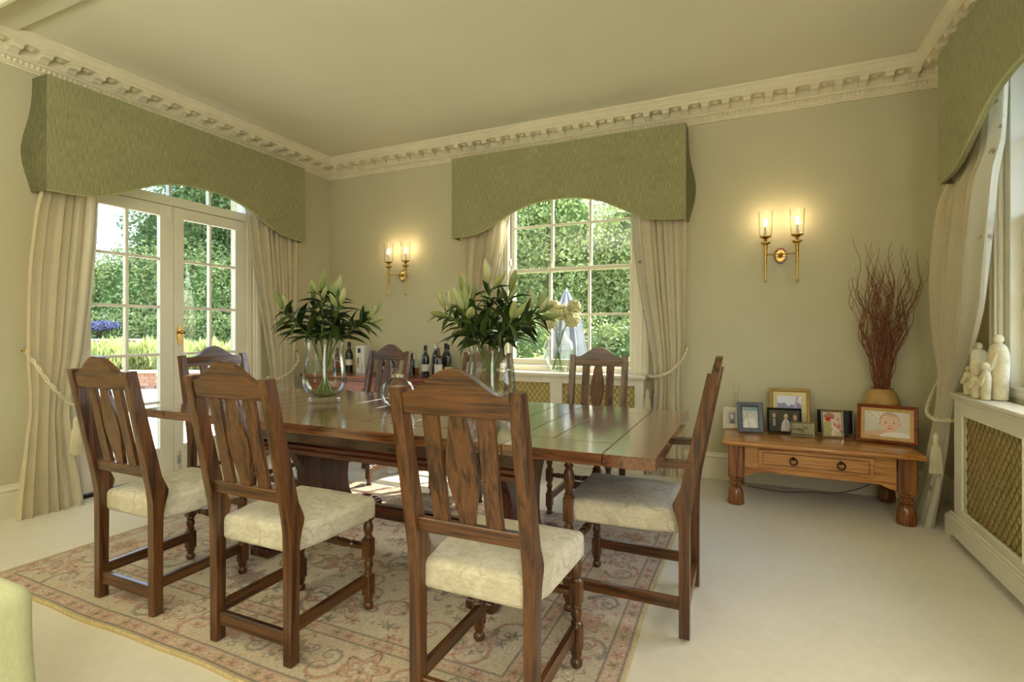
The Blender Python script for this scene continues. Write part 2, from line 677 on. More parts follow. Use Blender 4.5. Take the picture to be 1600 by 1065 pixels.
def grid(bm, fn, nu, nv):
    V = [[bm.verts.new(fn(i / nu, j / nv)) for j in range(nv + 1)] for i in range(nu + 1)]
    for i in range(nu):
        for j in range(nv):
            bm.faces.new((V[i][j], V[i + 1][j], V[i + 1][j + 1], V[i][j + 1]))
    return V


def rbox(bm, hx, hy, hz, r, cx=0, cy=0, cz=0, n=3, m=3, fn=None):
    """rounded cushion box; fn may move each point (given in -1..1 cube coordinates too)"""
    def coords(h):
        q = [-h + r * k / n for k in range(n)]
        q += [-(h - r) + 2 * (h - r) * k / m for k in range(m + 1)]
        q += [h - r + r * k / n for k in range(1, n + 1)]
        return q
    H = (hx, hy, hz)
    X = [coords(h) for h in H]
    cache = {}

    def vert(p):
        key = tuple(round(c, 6) for c in p)
        if key in cache:
            return cache[key]
        q = [max(-(H[i] - r), min(H[i] - r, p[i])) for i in range(3)]
        d = Vector(p) - Vector(q)
        if d.length > 1e-9:
            d.normalize()
            pos = Vector(q) + d * r
        else:
            pos = Vector(p)
        if fn:
            pos = Vector(fn(pos, (pos.x / hx, pos.y / hy, pos.z / hz)))
        v = bm.verts.new(pos + Vector((cx, cy, cz)))
        cache[key] = v
        return v
    for ax in range(3):
        a, b = [i for i in range(3) if i != ax]
        for s in (-1, 1):
            for i in range(len(X[a]) - 1):
                for j in range(len(X[b]) - 1):
                    quad = []
                    for (ii, jj) in ((i, j), (i + 1, j), (i + 1, j + 1), (i, j + 1)):
                        p = [0, 0, 0]
                        p[ax] = s * H[ax]
                        p[a] = X[a][ii]
                        p[b] = X[b][jj]
                        quad.append(vert(p))
                    if len(set(quad)) == 4:
                        try:
                            bm.faces.new(quad)
                        except ValueError:
                            pass


def lerp(a, b, t):
    return a + (b - a) * t


def smooth(t):
    t = max(0.0, min(1.0, t))
    return t * t * (3 - 2 * t)


def knots(ks, x, sm=True):
    if x <= ks[0][0]:
        return ks[0][1]
    for (x0, y0), (x1, y1) in zip(ks, ks[1:]):
        if x <= x1:
            t = (x - x0) / (x1 - x0)
            return lerp(y0, y1, smooth(t) if sm else t)
    return ks[-1][1]


def spline(ks, x):
    """Catmull-Rom through knots (x ascending) whose values may be tuples"""
    xs = [k[0] for k in ks]
    if x <= xs[0]:
        return ks[0][1]
    if x >= xs[-1]:
        return ks[-1][1]
    i = max(j for j in range(len(xs) - 1) if xs[j] <= x)
    p1, p2 = ks[i][1], ks[i + 1][1]
    p0 = ks[i - 1][1] if i > 0 else p1
    p3 = ks[i + 2][1] if i + 2 < len(ks) else p2
    t = (x - xs[i]) / (xs[i + 1] - xs[i])

    def cr(a, b, c, d):
        return 0.5 * (2 * b + (c - a) * t + (2 * a - 5 * b + 4 * c - d) * t * t + (3 * b - a - 3 * c + d) * t ** 3)
    if isinstance(p1, tuple):
        return tuple(cr(*q) for q in zip(p0, p1, p2, p3))
    return cr(p0, p1, p2, p3)


def set_colors(me, arr):
    a = me.color_attributes.new('col', 'FLOAT_COLOR', 'POINT')
    a.data.foreach_set('color', arr.astype(np.float32).ravel())


# ------------------------------------------------------------------ room shell
LX, BY, RX, FY, CZ = -4.32, 4.55, 1.25, -4.0, 3.1      # inner faces of the walls, ceiling height
DO = (2.05, 3.53, 2.72)                                 # french door opening: y0, y1, top
WO = (-2.13, -0.84, 0.80, 2.72)                         # back window opening
RO = (2.12, 3.58, 0.86, 2.72)                           # right window opening
TH = 0.3

struct('floor', boxm(LX - TH, RX + TH, FY - TH, BY + TH, -0.12, 0.0), M['carpet'])
struct('ceiling', boxm(LX - TH, RX + TH, FY - TH, BY + TH, CZ, CZ + 0.15), M['ceiling'])
bm = B()
box(bm, LX - TH, LX, FY - TH, DO[0], 0, CZ)
box(bm, LX - TH, LX, DO[1], BY + TH, 0, CZ)
box(bm, LX - TH, LX, DO[0], DO[1], DO[2], CZ)
struct('wall_left', bm, M['wall'])
bm = B()
box(bm, LX, WO[0], BY, BY + TH, 0, CZ)
box(bm, WO[1], RX, BY, BY + TH, 0, CZ)
box(bm, WO[0], WO[1], BY, BY + TH, 0, WO[2])
box(bm, WO[0], WO[1], BY, BY + TH, WO[3], CZ)
struct('wall_back', bm, M['wall'])
bm = B()
box(bm, RX, RX + TH, FY - TH, RO[0], 0, CZ)
box(bm, RX, RX + TH, RO[1], BY + TH, 0, CZ)
box(bm, RX, RX + TH, RO[0], RO[1], 0, RO[2])
box(bm, RX, RX + TH, RO[0], RO[1], RO[3], CZ)
struct('wall_right', bm, M['wall'])
bm = boxm(LX, RX, FY - TH, FY, 0, CZ)
struct('wall_front', bm, M['wall'])

# downstand beam where the dining room opens to the rest of the house
bm = B()
box(bm, LX, RX, 1.48, 1.70, 3.072, CZ, 0.012)
box(bm, LX, RX, 1.455, 1.485, 3.005, CZ, 0.006)
box(bm, LX, RX, 1.43, 1.46, 3.03, CZ, 0.006)
struct('trim_4', bm, M['ceiling'])

# cornice: profile (distance from wall, height)
CORN = [(0, 2.904), (0.018, 2.904), (0.020, 2.914), (0.030, 2.918), (0.036, 2.926), (0.036, 2.956), (0.046, 2.960), (0.048, 2.972),
        (0.056, 2.976), (0.056, 3.024), (0.150, 3.024), (0.150, 3.046), (0.158, 3.050), (0.162, 3.062), (0.176, 3.078),
        (0.186, 3.083), (0.190, 3.090), (0.190, 3.10), (0, 3.10)]


def wpt(side, d, a, z):
    """a point at distance d from a wall, a along it"""
    return {'left': (LX + d, a, z), 'back': (a, BY - d, z), 'right': (RX - d, a, z)}[side]


def run(profile, side, a0, a1, m0, m1):
    """sweep a profile along a wall; m0, m1: how the ends follow the mitre"""
    bm = B()
    A = [bm.verts.new(wpt(side, d, a0 + m0 * d, z)) for d, z in profile]
    Z = [bm.verts.new(wpt(side, d, a1 + m1 * d, z)) for d, z in profile]
    n = len(profile)
    bm.faces.new(A)
    bm.faces.new(Z[::-1])
    for i in range(n):
        bm.faces.new((A[i], Z[i], Z[(i + 1) % n], A[(i + 1) % n]))
    return bm


def side_matrix(side, a):
    """local x = along wall, y = away from wall, z up"""
    if side == 'left':
        m = Matrix(((0, 1, 0), (1, 0, 0), (0, 0, 1)))
        p = (LX, a, 0)
    elif side == 'back':
        m = Matrix(((1, 0, 0), (0, -1, 0), (0, 0, 1)))
        p = (a, BY, 0)
    else:
        m = Matrix(((0, -1, 0), (1, 0, 0), (0, 0, 1)))
        p = (RX, a, 0)
    return Matrix.Translation(p) @ m.to_4x4()


bm = B()
prism(bm, [(0.05, 3.026), (0.050, 2.978), (0.062, 2.972), (0.078, 2.978), (0.092, 2.992), (0.112, 2.996), (0.126, 2.990), (0.138, 2.996), (0.142, 3.010), (0.142, 3.026)], 'x', -0.026, 0.026)
box(bm, -0.032, 0.032, 0.05, 0.148, 3.014, 3.026)
MOD = finish('modillion', bm, M['plaster'])
bm = B()
lathe(bm, [(0.026, 3.026), (0.026, 3.018), (0.016, 3.012), (0.010, 3.016), (0.004, 3.008), (0.001, 3.007)], 0, 0.098, 10)
ROS = finish('rosette', bm, M['plaster'])
first = [True]
for name, side, a0, a1, m0, m1, start, step, n in (
        ('trim_1', 'left', FY, BY, 0, -1, 1.714 - 0.155 * 4, 0.155, 22),
        ('trim_2', 'back', LX, RX, 1, -1, -4.109, 0.1525, 35),
        ('trim_3', 'right', FY, BY, 0, -1, 4.284 - 0.161 * 21, 0.161, 22)):
    tr = struct(name, run(CORN, side, a0, a1, m0, m1), M['plaster'])
    for i in range(n):
        a = start + i * step
        for src, da in ((MOD, 0), (ROS, step / 2)):
            if side != 'back' and a + da > BY - 0.12 or side == 'back' and a + da > RX - 0.1:
                continue
            if first[0] or (src is ROS and first[0] is None):
                o = src
                o.parent = tr
                first[0] = None if src is MOD else False
                o.matrix_local = side_matrix(side, a + da)
            else:
                link_copy(src, tr, None, None, side_matrix(side, a + da))
    # egg and dart strip along the lower member
    L0, L1 = (a0 + 4.6, a1 - 0.04) if side != 'back' else (a0 + 0.04, a1 - 0.04)
    vs, fs = [], []
    k = 0
    a = L0
    base = [(-0.011, 0.035, 2.956), (0.011, 0.035, 2.956), (0.011, 0.035, 2.927), (-0.011, 0.035, 2.927), (-0.006, 0.046, 2.952), (0.006, 0.046, 2.952), (0.004, 0.044, 2.934), (-0.004, 0.044, 2.934)]
    while a < L1:
        mm = side_matrix(side, a)
        vs += [tuple(mm @ Vector(p)) for p in base]
        fs += [tuple(k + i for i in f) for f in ((4, 5, 6, 7), (0, 1, 5, 4), (1, 2, 6, 5), (2, 3, 7, 6), (3, 0, 4, 7))]
        k += 8
        a += 0.03
    me = bpy.data.meshes.new('egg_and_dart')
    me.from_pydata(vs, [], fs)
    me.materials.append(M['plaster'])
    o = bpy.data.objects.new('egg_and_dart', me)
    COL.objects.link(o)
    o.parent = tr
    o['kind'] = 'stuff'

# skirting boards
SK = [(0, 0.0), (0.022, 0.0), (0.022, 0.155), (0.018, 0.160), (0.018, 0.172), (0.024, 0.178), (0.020, 0.188), (0.012, 0.196), (0.010, 0.212), (0, 0.215)]
bm = run(SK, 'left', FY, DO[0] - 0.07, 0, 0)
b2 = run(SK, 'left', DO[1] + 0.07, BY, 0, -1)
me_t = bpy.data.meshes.new('tmp')
b2.to_mesh(me_t)
bm.from_mesh(me_t)
bpy.data.meshes.remove(me_t)
b2.free()
struct('baseboard_left', bm, M['gloss_white'])
struct('baseboard_back', run(SK, 'back', LX, RX, 1, -1), M['gloss_white'])
struct('baseboard_right', run(SK, 'right', FY, BY, 0, -1), M['gloss_white'])

# ------------------------------------------------------------------ french doors (door_1)
DX = -4.335                                    # inner face of the door leaves
d1 = struct_root('door_1')
bm = B()
for y0, y1 in ((DO[0], 2.098), (3.475, DO[1])):
    box(bm, LX - 0.14, LX - 0.004, y0, y1, 0, DO[2], 0.004)
box(bm, LX - 0.14, LX - 0.004, 2.098, 3.475, 2.236, 2.312, 0.004)
box(bm, LX - 0.14, LX - 0.004, 2.098, 3.475, 2.665, DO[2], 0.004)
for y in (2.412, 2.761, 3.11):
    box(bm, DX - 0.045, DX, y - 0.011, y + 0.011, 2.312, 2.665, 0.003)
finish('door_frame', bm, M['win_white'], d1)
bm = B()
for y0, y1 in ((DO[0] - 0.085, DO[0]), (DO[1], DO[1] + 0.085)):
    box(bm, LX, LX + 0.022, y0, y1, 0, DO[2] + 0.085, 0.005)
    yc = (y0 + y1) / 2
    box(bm, LX + 0.02, LX + 0.032, yc - 0.018, yc + 0.018, 0, DO[2] + 0.05, 0.004)
box(bm, LX, LX + 0.022, DO[0], DO[1], DO[2], DO[2] + 0.085, 0.005)
finish('architrave', bm, M['win_white'], d1)
finish('threshold', boxm(LX - 0.28, LX + 0.01, DO[0], DO[1], 0.0, 0.022, 0.004), M['iron'], d1)
ZB = [0.247, 0.62, 1.009, 1.396, 1.789, 2.142]
for gy in ((2.098, 2.19, 2.678, 2.789, 2.433), (2.794, 2.873, 3.361, 3.473, 3.117)):
    y0, g0, g1, y1, yb = gy
    bm = B()
    x0, x1 = DX - 0.045, DX
    box(bm, x0, x1, y0, g0, 0.03, 2.233, 0.003)
    box(bm, x0, x1, g1, y1, 0.03, 2.233, 0.003)
    box(bm, x0, x1, g0, g1, 0.03, ZB[0], 0.003)
    box(bm, x0, x1, g0, g1, ZB[-1], 2.233, 0.003)
    for z in ZB[1:-1]:
        box(bm, x0 + 0.004, x1 - 0.004, g0, g1, z - 0.011, z + 0.011, 0.003)
    box(bm, x0 + 0.002, x1 - 0.002, yb - 0.011, yb + 0.011, ZB[0], ZB[-1], 0.003)
    leaf = finish('door_leaf', bm, M['win_white'], d1)
    for z0, z1 in zip(ZB, ZB[1:]):
        for ya, yc in ((g0, yb), (yb, g1)):
            finish('pane', boxm(DX - 0.026, DX - 0.022, ya, yc, z0, z1), M['pane'], leaf)
    if y0 > 2.7:
        bm = B()
        hy, hz = 2.832, 1.165
        prism(bm, [(hy + 0.019 * math.cos(a), hz + 0.085 * math.sin(a)) for a in [2 * PI * i / 20 for i in range(20)]], 'x', DX, DX + 0.006, 0.002)
        finish('handle_plate', bm, M['brass'], leaf)
        bm = B()
        lathe(bm, [(0.004, 0), (0.008, 0.012), (0.008, 0.025), (0.017, 0.032), (0.021, 0.045), (0.016, 0.056), (0.002, 0.06)], hy, 1.19, 14, 'x', off=DX + 0.004)
        finish('door_knob', bm, M['brass'], leaf)
        # lower bolt
        bm = B()
        box(bm, DX, DX + 0.008, 2.815, 2.845, 0.09, 0.16, 0.002)
        lathe(bm, [(0.005, 0.05), (0.005, 0.2)], DX + 0.012, 2.83, 8)
        finish('door_bolt', bm, M['silver'], leaf)
    else:
        bm = B()
        box(bm, DX, DX + 0.01, 2.735, 2.765, 2.13, 2.225, 0.002)
        lathe(bm, [(0.006, 2.10), (0.006, 2.236)], DX + 0.014, 2.75, 8)
        finish('door_bolt', bm, M['win_white'], leaf)
for ya, yc in ((2.098, 2.412), (2.412, 2.761), (2.761, 3.11), (3.11, 3.475)):
    finish('transom_pane', boxm(DX - 0.026, DX - 0.022, ya, yc, 2.312, 2.665), M['pane'], d1)

# ------------------------------------------------------------------ back sash window (window_1)
w1 = struct_root('window_1')
WY = 4.60
bm = B()
box(bm, WO[0], -2.103, BY - 0.002, BY + 0.2, 0.8, WO[3], 0.003)
box(bm, -0.892, WO[1], BY - 0.002, BY + 0.2, 0.8, WO[3], 0.003)
box(bm, -2.103, -0.892, BY - 0.002, BY + 0.2, 2.67, WO[3], 0.003)
for x in (-2.103, -0.892):
    s = 1 if x < -1.5 else -1
    box(bm, min(x, x + s * 0.014), max(x, x + s * 0.014), BY, BY + 0.045, 0.8, 2.67, 0.003)
finish('window_frame', bm, M['win_white'], w1)
bm = B()
for x0, x1 in ((WO[0] - 0.09, WO[0]), (WO[1], WO[1] + 0.085)):
    box(bm, x0, x1, BY - 0.024, BY, 0.82, WO[3] + 0.08, 0.004)
    xc = (x0 + x1) / 2
    for dx in (-0.022, 0.012):
        box(bm, xc + dx, xc + dx + 0.014, BY - 0.034, BY - 0.02, 0.82, WO[3] + 0.05, 0.003)
box(bm, WO[0], WO[1], BY - 0.024, BY, WO[3], WO[3] + 0.08, 0.004)
finish('architrave', bm, M['win_white'], w1)
XB = [-2.058, -1.676, -1.301, -0.932]


def sash(zb, y0, y1, rail_lo, rail_hi):
    bm = B()
    box(bm, -2.100, XB[0], y0, y1, zb[0] - rail_lo, zb[-1] + rail_hi, 0.003)
    box(bm, XB[-1], -0.895, y0, y1, zb[0] - rail_lo, zb[-1] + rail_hi, 0.003)
    box(bm, XB[0], XB[-1], y0, y1, zb[0] - rail_lo, zb[0], 0.003)
    box(bm, XB[0], XB[-1], y0, y1, zb[-1], zb[-1] + rail_hi, 0.003)
    for x in XB[1:-1]:
        box(bm, x - 0.012, x + 0.012, y0 + 0.003, y1 - 0.003, zb[0], zb[-1], 0.003)
    box(bm, XB[0], XB[-1], y0 + 0.005, y1 - 0.005, zb[1] - 0.011, zb[1] + 0.011, 0.003)
    s = finish('sash', bm, M['win_white'], w1)
    for z0, z1 in zip(zb, zb[1:]):
        for x0, x1 in zip(XB, XB[1:]):
            finish('pane', boxm(x0, x1, (y0 + y1) / 2 - 0.002, (y0 + y1) / 2 + 0.002, z0, z1), M['pane'], s)
    return s


sash([0.936, 1.353, 1.762], WY, WY + 0.042, 0.06, 0.034)
sash([1.796, 2.205, 2.615], WY + 0.05, WY + 0.092, 0.034, 0.055)
finish('window_sill', boxm(WO[0], WO[1], BY - 0.001, BY + 0.12, 0.80, 0.872, 0.006), M['win_white'], w1)
bm = B()
box(bm, -2.093, -2.072, WY - 0.018, WY - 0.0, 1.83, 1.90, 0.004)
finish('sash_catch', bm, M['silver'], w1)

# ------------------------------------------------------------------ right window (window_2)
w2 = struct_root('window_2')
bm = B()
for y0, y1 in ((RO[0], RO[0] + 0.06), (RO[1] - 0.06, RO[1])):
    box(bm, RX + 0.002, RX + 0.2, y0, y1, RO[2], RO[3], 0.003)
box(bm, RX + 0.002, RX + 0.2, RO[0] + 0.06, RO[1] - 0.06, RO[3] - 0.05, RO[3], 0.003)
box(bm, RX + 0.002, RX + 0.2, RO[0] + 0.06, RO[1] - 0.06, RO[2], RO[2] + 0.05, 0.003)
finish('window_frame', bm, M['win_white'], w2)
bm = B()
for y0, y1 in ((RO[0] - 0.11, RO[0]), (RO[1], RO[1] + 0.11)):
    box(bm, RX - 0.022, RX, y0, y1, 0.86, RO[3] + 0.08, 0.004)
    box(bm, RX - 0.034, RX - 0.02, y0 + 0.02, y0 + 0.036, 0.86, RO[3] + 0.05, 0.003)
    box(bm, RX - 0.034, RX - 0.02, y1 - 0.036, y1 - 0.02, 0.86, RO[3] + 0.05, 0.003)
box(bm, RX - 0.022, RX, RO[0], RO[1], RO[3], RO[3] + 0.08, 0.004)
finish('architrave', bm, M['win_white'], w2)
for zb, xo, lo, hi in (([0.97, 1.37, 1.77], 0.05, 0.06, 0.034), ([1.804, 2.21, 2.615], 0.1, 0.034, 0.055)):
    bm = B()
    ya, yb = RO[0] + 0.062, RO[1] - 0.062
    yy = [ya + 0.045 + (yb - ya - 0.09) * i / 3 for i in range(4)]
    x0, x1 = RX + xo, RX + xo + 0.042
    box(bm, x0, x1, ya, yy[0], zb[0] - lo, zb[-1] + hi, 0.003)
    box(bm, x0, x1, yy[-1], yb, zb[0] - lo, zb[-1] + hi, 0.003)
    box(bm, x0, x1, yy[0], yy[-1], zb[0] - lo, zb[0], 0.003)
    box(bm, x0, x1, yy[0], yy[-1], zb[-1], zb[-1] + hi, 0.003)
    for y in yy[1:-1]:
        box(bm, x0 + 0.003, x1 - 0.003, y - 0.012, y + 0.012, zb[0], zb[-1], 0.003)
    box(bm, x0 + 0.005, x1 - 0.005, yy[0], yy[-1], zb[1] - 0.011, zb[1] + 0.011, 0.003)
    s = finish('sash', bm, M['win_white'], w2)
    for z0, z1 in zip(zb, zb[1:]):
        for y0, y1 in zip(yy, yy[1:]):
            finish('pane', boxm((x0 + x1) / 2 - 0.002, (x0 + x1) / 2 + 0.002, y0, y1, z0, z1), M['pane'], s)
finish('window_sill', boxm(RX - 0.001, RX + 0.1, RO[0], RO[1], 0.858, 0.885, 0.004), M['win_white'], w2)


# ------------------------------------------------------------------ radiator covers
def clip_lines(w0, w1, z0, z1, dx, slope):
    """segments of a diamond lattice inside a rectangle, both ways"""
    out = []
    H = z1 - z0
    for sgn in (1, -1):
        span = H / slope
        a = w0 - span
        while a < w1 + span:
            p0, p1 = (a, z0), (a + sgn * span, z1)
            t0, t1 = 0.0, 1.0
            d = p1[0] - p0[0]
            ta, tb = (w0 - p0[0]) / d, (w1 - p0[0]) / d
            t0, t1 = max(t0, min(ta, tb)), min(t1, max(ta, tb))
            if t1 - t0 > 0.01:
                out.append(((p0[0] + d * t0, z0 + H * t0), (p0[0] + d * t1, z0 + H * t1), sgn))
            a += dx
    return out


def lattice(w0, w1, z0, z1, dx, slope, r, place, depth):
    bm = B()
    for (a, b, s) in clip_lines(w0, w1, z0, z1, dx, slope):
        dd = depth + (r * 0.8 if s > 0 else 0)
        dv = Vector((b[0] - a[0], b[1] - a[1])).normalized() * r
        nx, nz = -dv.y, dv.x
        vs = []
        for (q, dq) in ((a, 0), (b, 0)):
            for (sx, sd) in ((1, 0), (0, 1), (-1, 0)):
                vs.append(bm.verts.new(place(q[0] + nx * sx, dd + sd * r * 0.9, q[1] + nz * sx)))
        bm.faces.new((vs[0], vs[1], vs[4], vs[3]))
        bm.faces.new((vs[1], vs[2], vs[5], vs[4]))
    return bm


# back cover: centred on the window
rc = thing('radiator_cover', 'white radiator cover with two brass lattice panels under the back window', 'radiator cover', (-1.54, 4.48, 0))


def loc_bm(bm, o):
    bmesh.ops.translate(bm, verts=bm.verts, vec=-Vector(o.location))
    return bm


bm = B()
box(bm, -2.29, -0.757, 4.365, BY - 0.03, 0.80, 0.826, 0.006, 2)
box(bm, -2.28, -0.767, 4.378, BY - 0.03, 0.786, 0.80, 0.004)
finish('shelf_top', loc_bm(bm, rc), M['gloss_white'], rc)
bm = B()
for x0, x1 in ((-2.275, -2.13), (-1.605, -1.49), (-0.852, -0.775)):
    box(bm, x0, x1, 4.40, 4.422, 0.0, 0.79, 0.003)
for x0, x1 in ((-2.13, -1.605), (-1.49, -0.852)):
    box(bm, x0, x1, 4.40, 4.422, 0.735, 0.79, 0.003)
    box(bm, x0, x1, 4.40, 4.422, 0.0, 0.2, 0.003)
for x0, x1 in ((-2.275, -2.255), (-0.795, -0.775)):
    box(bm, x0, x1, 4.42, BY - 0.03, 0.0, 0.79)
finish('carcass', loc_bm(bm, rc), M['gloss_white'], rc)
for x0, x1 in ((-2.13, -1.605), (-1.49, -0.852)):
    finish('lattice_backing', loc_bm(boxm(x0, x1, 4.424, 4.43, 0.2, 0.735), rc), M['lattice_dull'], rc)
    finish('lattice', loc_bm(lattice(x0, x1, 0.2, 0.735, 0.048, 1.35, 0.0022, lambda a, d, z: (a, 4.42 - d, z), 0.0), rc), M['lattice_pale'], rc, kind='stuff')

# right cover: along the right wall, its far end by the curtain
rr = thing('radiator_cover', 'large white radiator cover with brown lattice front along the right wall', 'radiator cover', (1.17, 3.3, 0))
Y0, Y1, FX = 2.82, 3.79, 1.10
bm = B()
box(bm, FX - 0.018, RX - 0.036, Y0 - 0.02, Y1 + 0.02, 0.822, 0.844, 0.006, 2)
box(bm, FX - 0.010, RX - 0.036, Y0 - 0.012, Y1 + 0.012, 0.806, 0.822, 0.004)
finish('shelf_top', loc_bm(bm, rr), M['gloss_white'], rr)
bm = B()
for y0, y1 in ((Y0, Y0 + 0.14), (3.655, Y1)):
    box(bm, FX, FX + 0.022, y0, y1, 0.12, 0.808, 0.003)
box(bm, FX, FX + 0.022, Y0 + 0.14, 3.655, 0.735, 0.808, 0.003)
box(bm, FX, FX + 0.022, Y0 + 0.14, 3.655, 0.12, 0.195, 0.003)
for y0, y1 in ((Y0, Y0 + 0.02), (Y1 - 0.02, Y1)):
    box(bm, FX + 0.02, RX - 0.024, y0, y1, 0.02, 0.808)
finish('carcass', loc_bm(bm, rr), M['gloss_white'], rr)
bm = B()
ring = [(Y0 + 0.14, 0.195), (3.655, 0.195), (3.655, 0.735), (Y0 + 0.14, 0.735)]
for (a, b) in zip(ring, ring[1:] + ring[:1]):
    tube(bm, [(FX, a[0], a[1]), (FX, b[0], b[1])], 0.008, 8)
finish('panel_moulding', loc_bm(bm, rr), M['gloss_white'], rr)
bm = B()
prism(bm, [(Y1 + 0.045, 0.0), (Y1 + 0.045, 0.13), (Y0 - 0.045, 0.13), (Y0 - 0.045, 0.0), (Y0 + 0.03, 0.0), (Y0 + 0.045, 0.03), (Y0 + 0.08, 0.045), (Y1 - 0.08, 0.045), (Y1 - 0.045, 0.03), (Y1 - 0.03, 0.0)], 'x', FX - 0.03, FX)
box(bm, FX - 0.024, FX, Y0 - 0.038, Y1 + 0.038, 0.13, 0.142, 0.003)
box(bm, FX - 0.014, FX, Y0 - 0.026, Y1 + 0.026, 0.142, 0.156, 0.004)
box(bm, FX, RX - 0.024, Y1 + 0.0, Y1 + 0.04, 0.0, 0.13)
finish('plinth', loc_bm(bm, rr), M['gloss_white'], rr)
finish('lattice_backing', loc_bm(boxm(FX + 0.022, FX + 0.028, Y0 + 0.14, 3.655, 0.195, 0.735), rr), M['lattice_brass'], rr)
finish('lattice', loc_bm(lattice(Y0 + 0.14, 3.655, 0.195, 0.735, 0.052, 1.25, 0.003, lambda a, d, z: (FX + 0.018 - d, a, z), 0.0), rr), M['lattice_wire'], rr, kind='stuff')

# ------------------------------------------------------------------ pelmets
PROF = [(0.0, 2.383), (0.10, 2.381), (0.20, 2.370), (0.30, 2.350), (0.42, 2.310), (0.54, 2.252), (0.66, 2.190), (0.78, 2.142), (0.90, 2.121), (1.08, 2.113)]


def pelmet(label, side, c, depth, dz, front, half=1.085):
    """upholstered pelmet: shaped front board, two bowed returns, piping"""
    o = thing('pelmet', label, 'pelmet', wpt(side, depth, c, 2.1), 0.0)
    top = 2.872
    n = 48
    us = [-half + 2 * half * i / n for i in range(n + 1)]

    def low(u):
        return spline(PROF, min(abs(u), 1.08)) + dz
    bm = B()
    rows = []
    for d in (depth, depth - 0.025):
        rows.append(([bm.verts.new(wpt(side, d, c + u, low(u))) for u in us], [bm.verts.new(wpt(side, d, c + u, top)) for u in us]))
    (a0, b0), (a1, b1) = rows
    for i in range(n):
        bm.faces.new((a0[i], a0[i + 1], b0[i + 1], b0[i]))
        bm.faces.new((a1[i], b1[i], b1[i + 1], a1[i + 1]))
        bm.faces.new((a0[i], a1[i], a1[i + 1], a0[i + 1]))
        bm.faces.new((b0[i], b0[i + 1], b1[i + 1], b1[i]))
    for i in (0, n):
        bm.faces.new((a0[i], b0[i], b1[i], a1[i]))
    bmesh.ops.translate(bm, verts=bm.verts, vec=-Vector(o.location))
    finish('front_panel', bm, M['strie'], o)
    for s in (-1, 1):
        bm = B()

        def fn(u, v, s=s):
            d = lerp(depth - 0.001, 0.004, u)
            z = lerp(low(half), top, v)
            bulge = u * (0.062 * math.exp(-((v - 0.34) / 0.30) ** 2) - 0.012 * (1 - v) ** 6)
            p = wpt(side, d, c + s * (half - 0.012 + 0.012 + bulge), z)
            return Vector(p) - o.location
        grid(bm, fn, 6, 16)
        geom = bmesh.ops.solidify(bm, geom=bm.faces[:], thickness=0.008)
        finish('side_panel', bm, M['strie'], o)
    bm = B()
    pts = [Vector(wpt(side, depth + 0.002, c + u, low(u))) - o.location for u in us]
    tube(bm, pts, 0.005, 6)
    finish('piping', bm, M['piping'], o)
    bm = B()

    return o


pelmet('green shaped pelmet over the french doors in the left wall', 'left', 2.925, 0.18, 0.004, 1)
pelmet('green shaped pelmet over the sash window in the back wall', 'back', -1.52, 0.18, -0.010, 1)
pelmet('green shaped pelmet cut by the frame above the right wall window', 'right', 2.87, 0.18, -0.022, -1)


# ------------------------------------------------------------------ curtains
def curtain(label, side, levels, folds, lead, amp_top=0.022, seed=1, strip=0.13):
    """levels: (z, s_far, s_lead, depth, amplitude); lead edge gets the printed border"""
    rnd = random.Random(seed)
    lv = sorted((l[0], tuple(l[1:])) for l in levels)
    ph = [rnd.uniform(-0.9, 0.9) for _ in range(12)]
    zc = lv[0][0]
    zt = lv[-1][0]
    base = wpt(side, lv[0][1][2], (lv[0][1][0] + lv[0][1][1]) / 2, 0)
    o = thing('curtain', label, 'curtain', base)

    def fn(u, v):
        z = lerp(zc, zt, v)
        s0, s1, d, am = spline(lv, z)
        uu = u + 0.035 * math.sin(2 * PI * u * 2 + ph[0]) + 0.02 * math.sin(2 * PI * u * 5 + ph[1])
        f = math.sin(2 * PI * folds * uu + 0.5 * math.sin(z * 1.7 + ph[2]))
        g = 0.16 * math.sin(2 * PI * folds * 2.0 * uu + ph[3] + z * 0.6) + 0.4 * math.sin(2 * PI * folds * 0.5 * uu + ph[5] + 0.8 * z)
        am = am * 0.75
        dd = d + am * (f + g)
        side_shift = am * 0.35 * math.cos(2 * PI * folds * uu + ph[4])
        a = lerp(s0, s1, u) + side_shift * (1 - abs(2 * u - 1) ** 6)
        return Vector(wpt(side, max(0.03, dd), a, z)) - o.location
    nu, nv = max(60, int(folds * 14)), 44
    cut = 1 - strip
    bm = B()
    grid(bm, lambda u, v: fn(u * cut, v), nu, nv)
    bmesh.ops.solidify(bm, geom=bm.faces[:], thickness=0.003)
    finish('drape', bm, M['curtain'], o, 60)
    bm = B()
    grid(bm, lambda u, v: fn(cut + u * strip, v), 12, nv)
    bmesh.ops.solidify(bm, geom=bm.faces[:], thickness=0.003)
    finish('leading_edge', bm, M['sprig'], o, 60)
    return o


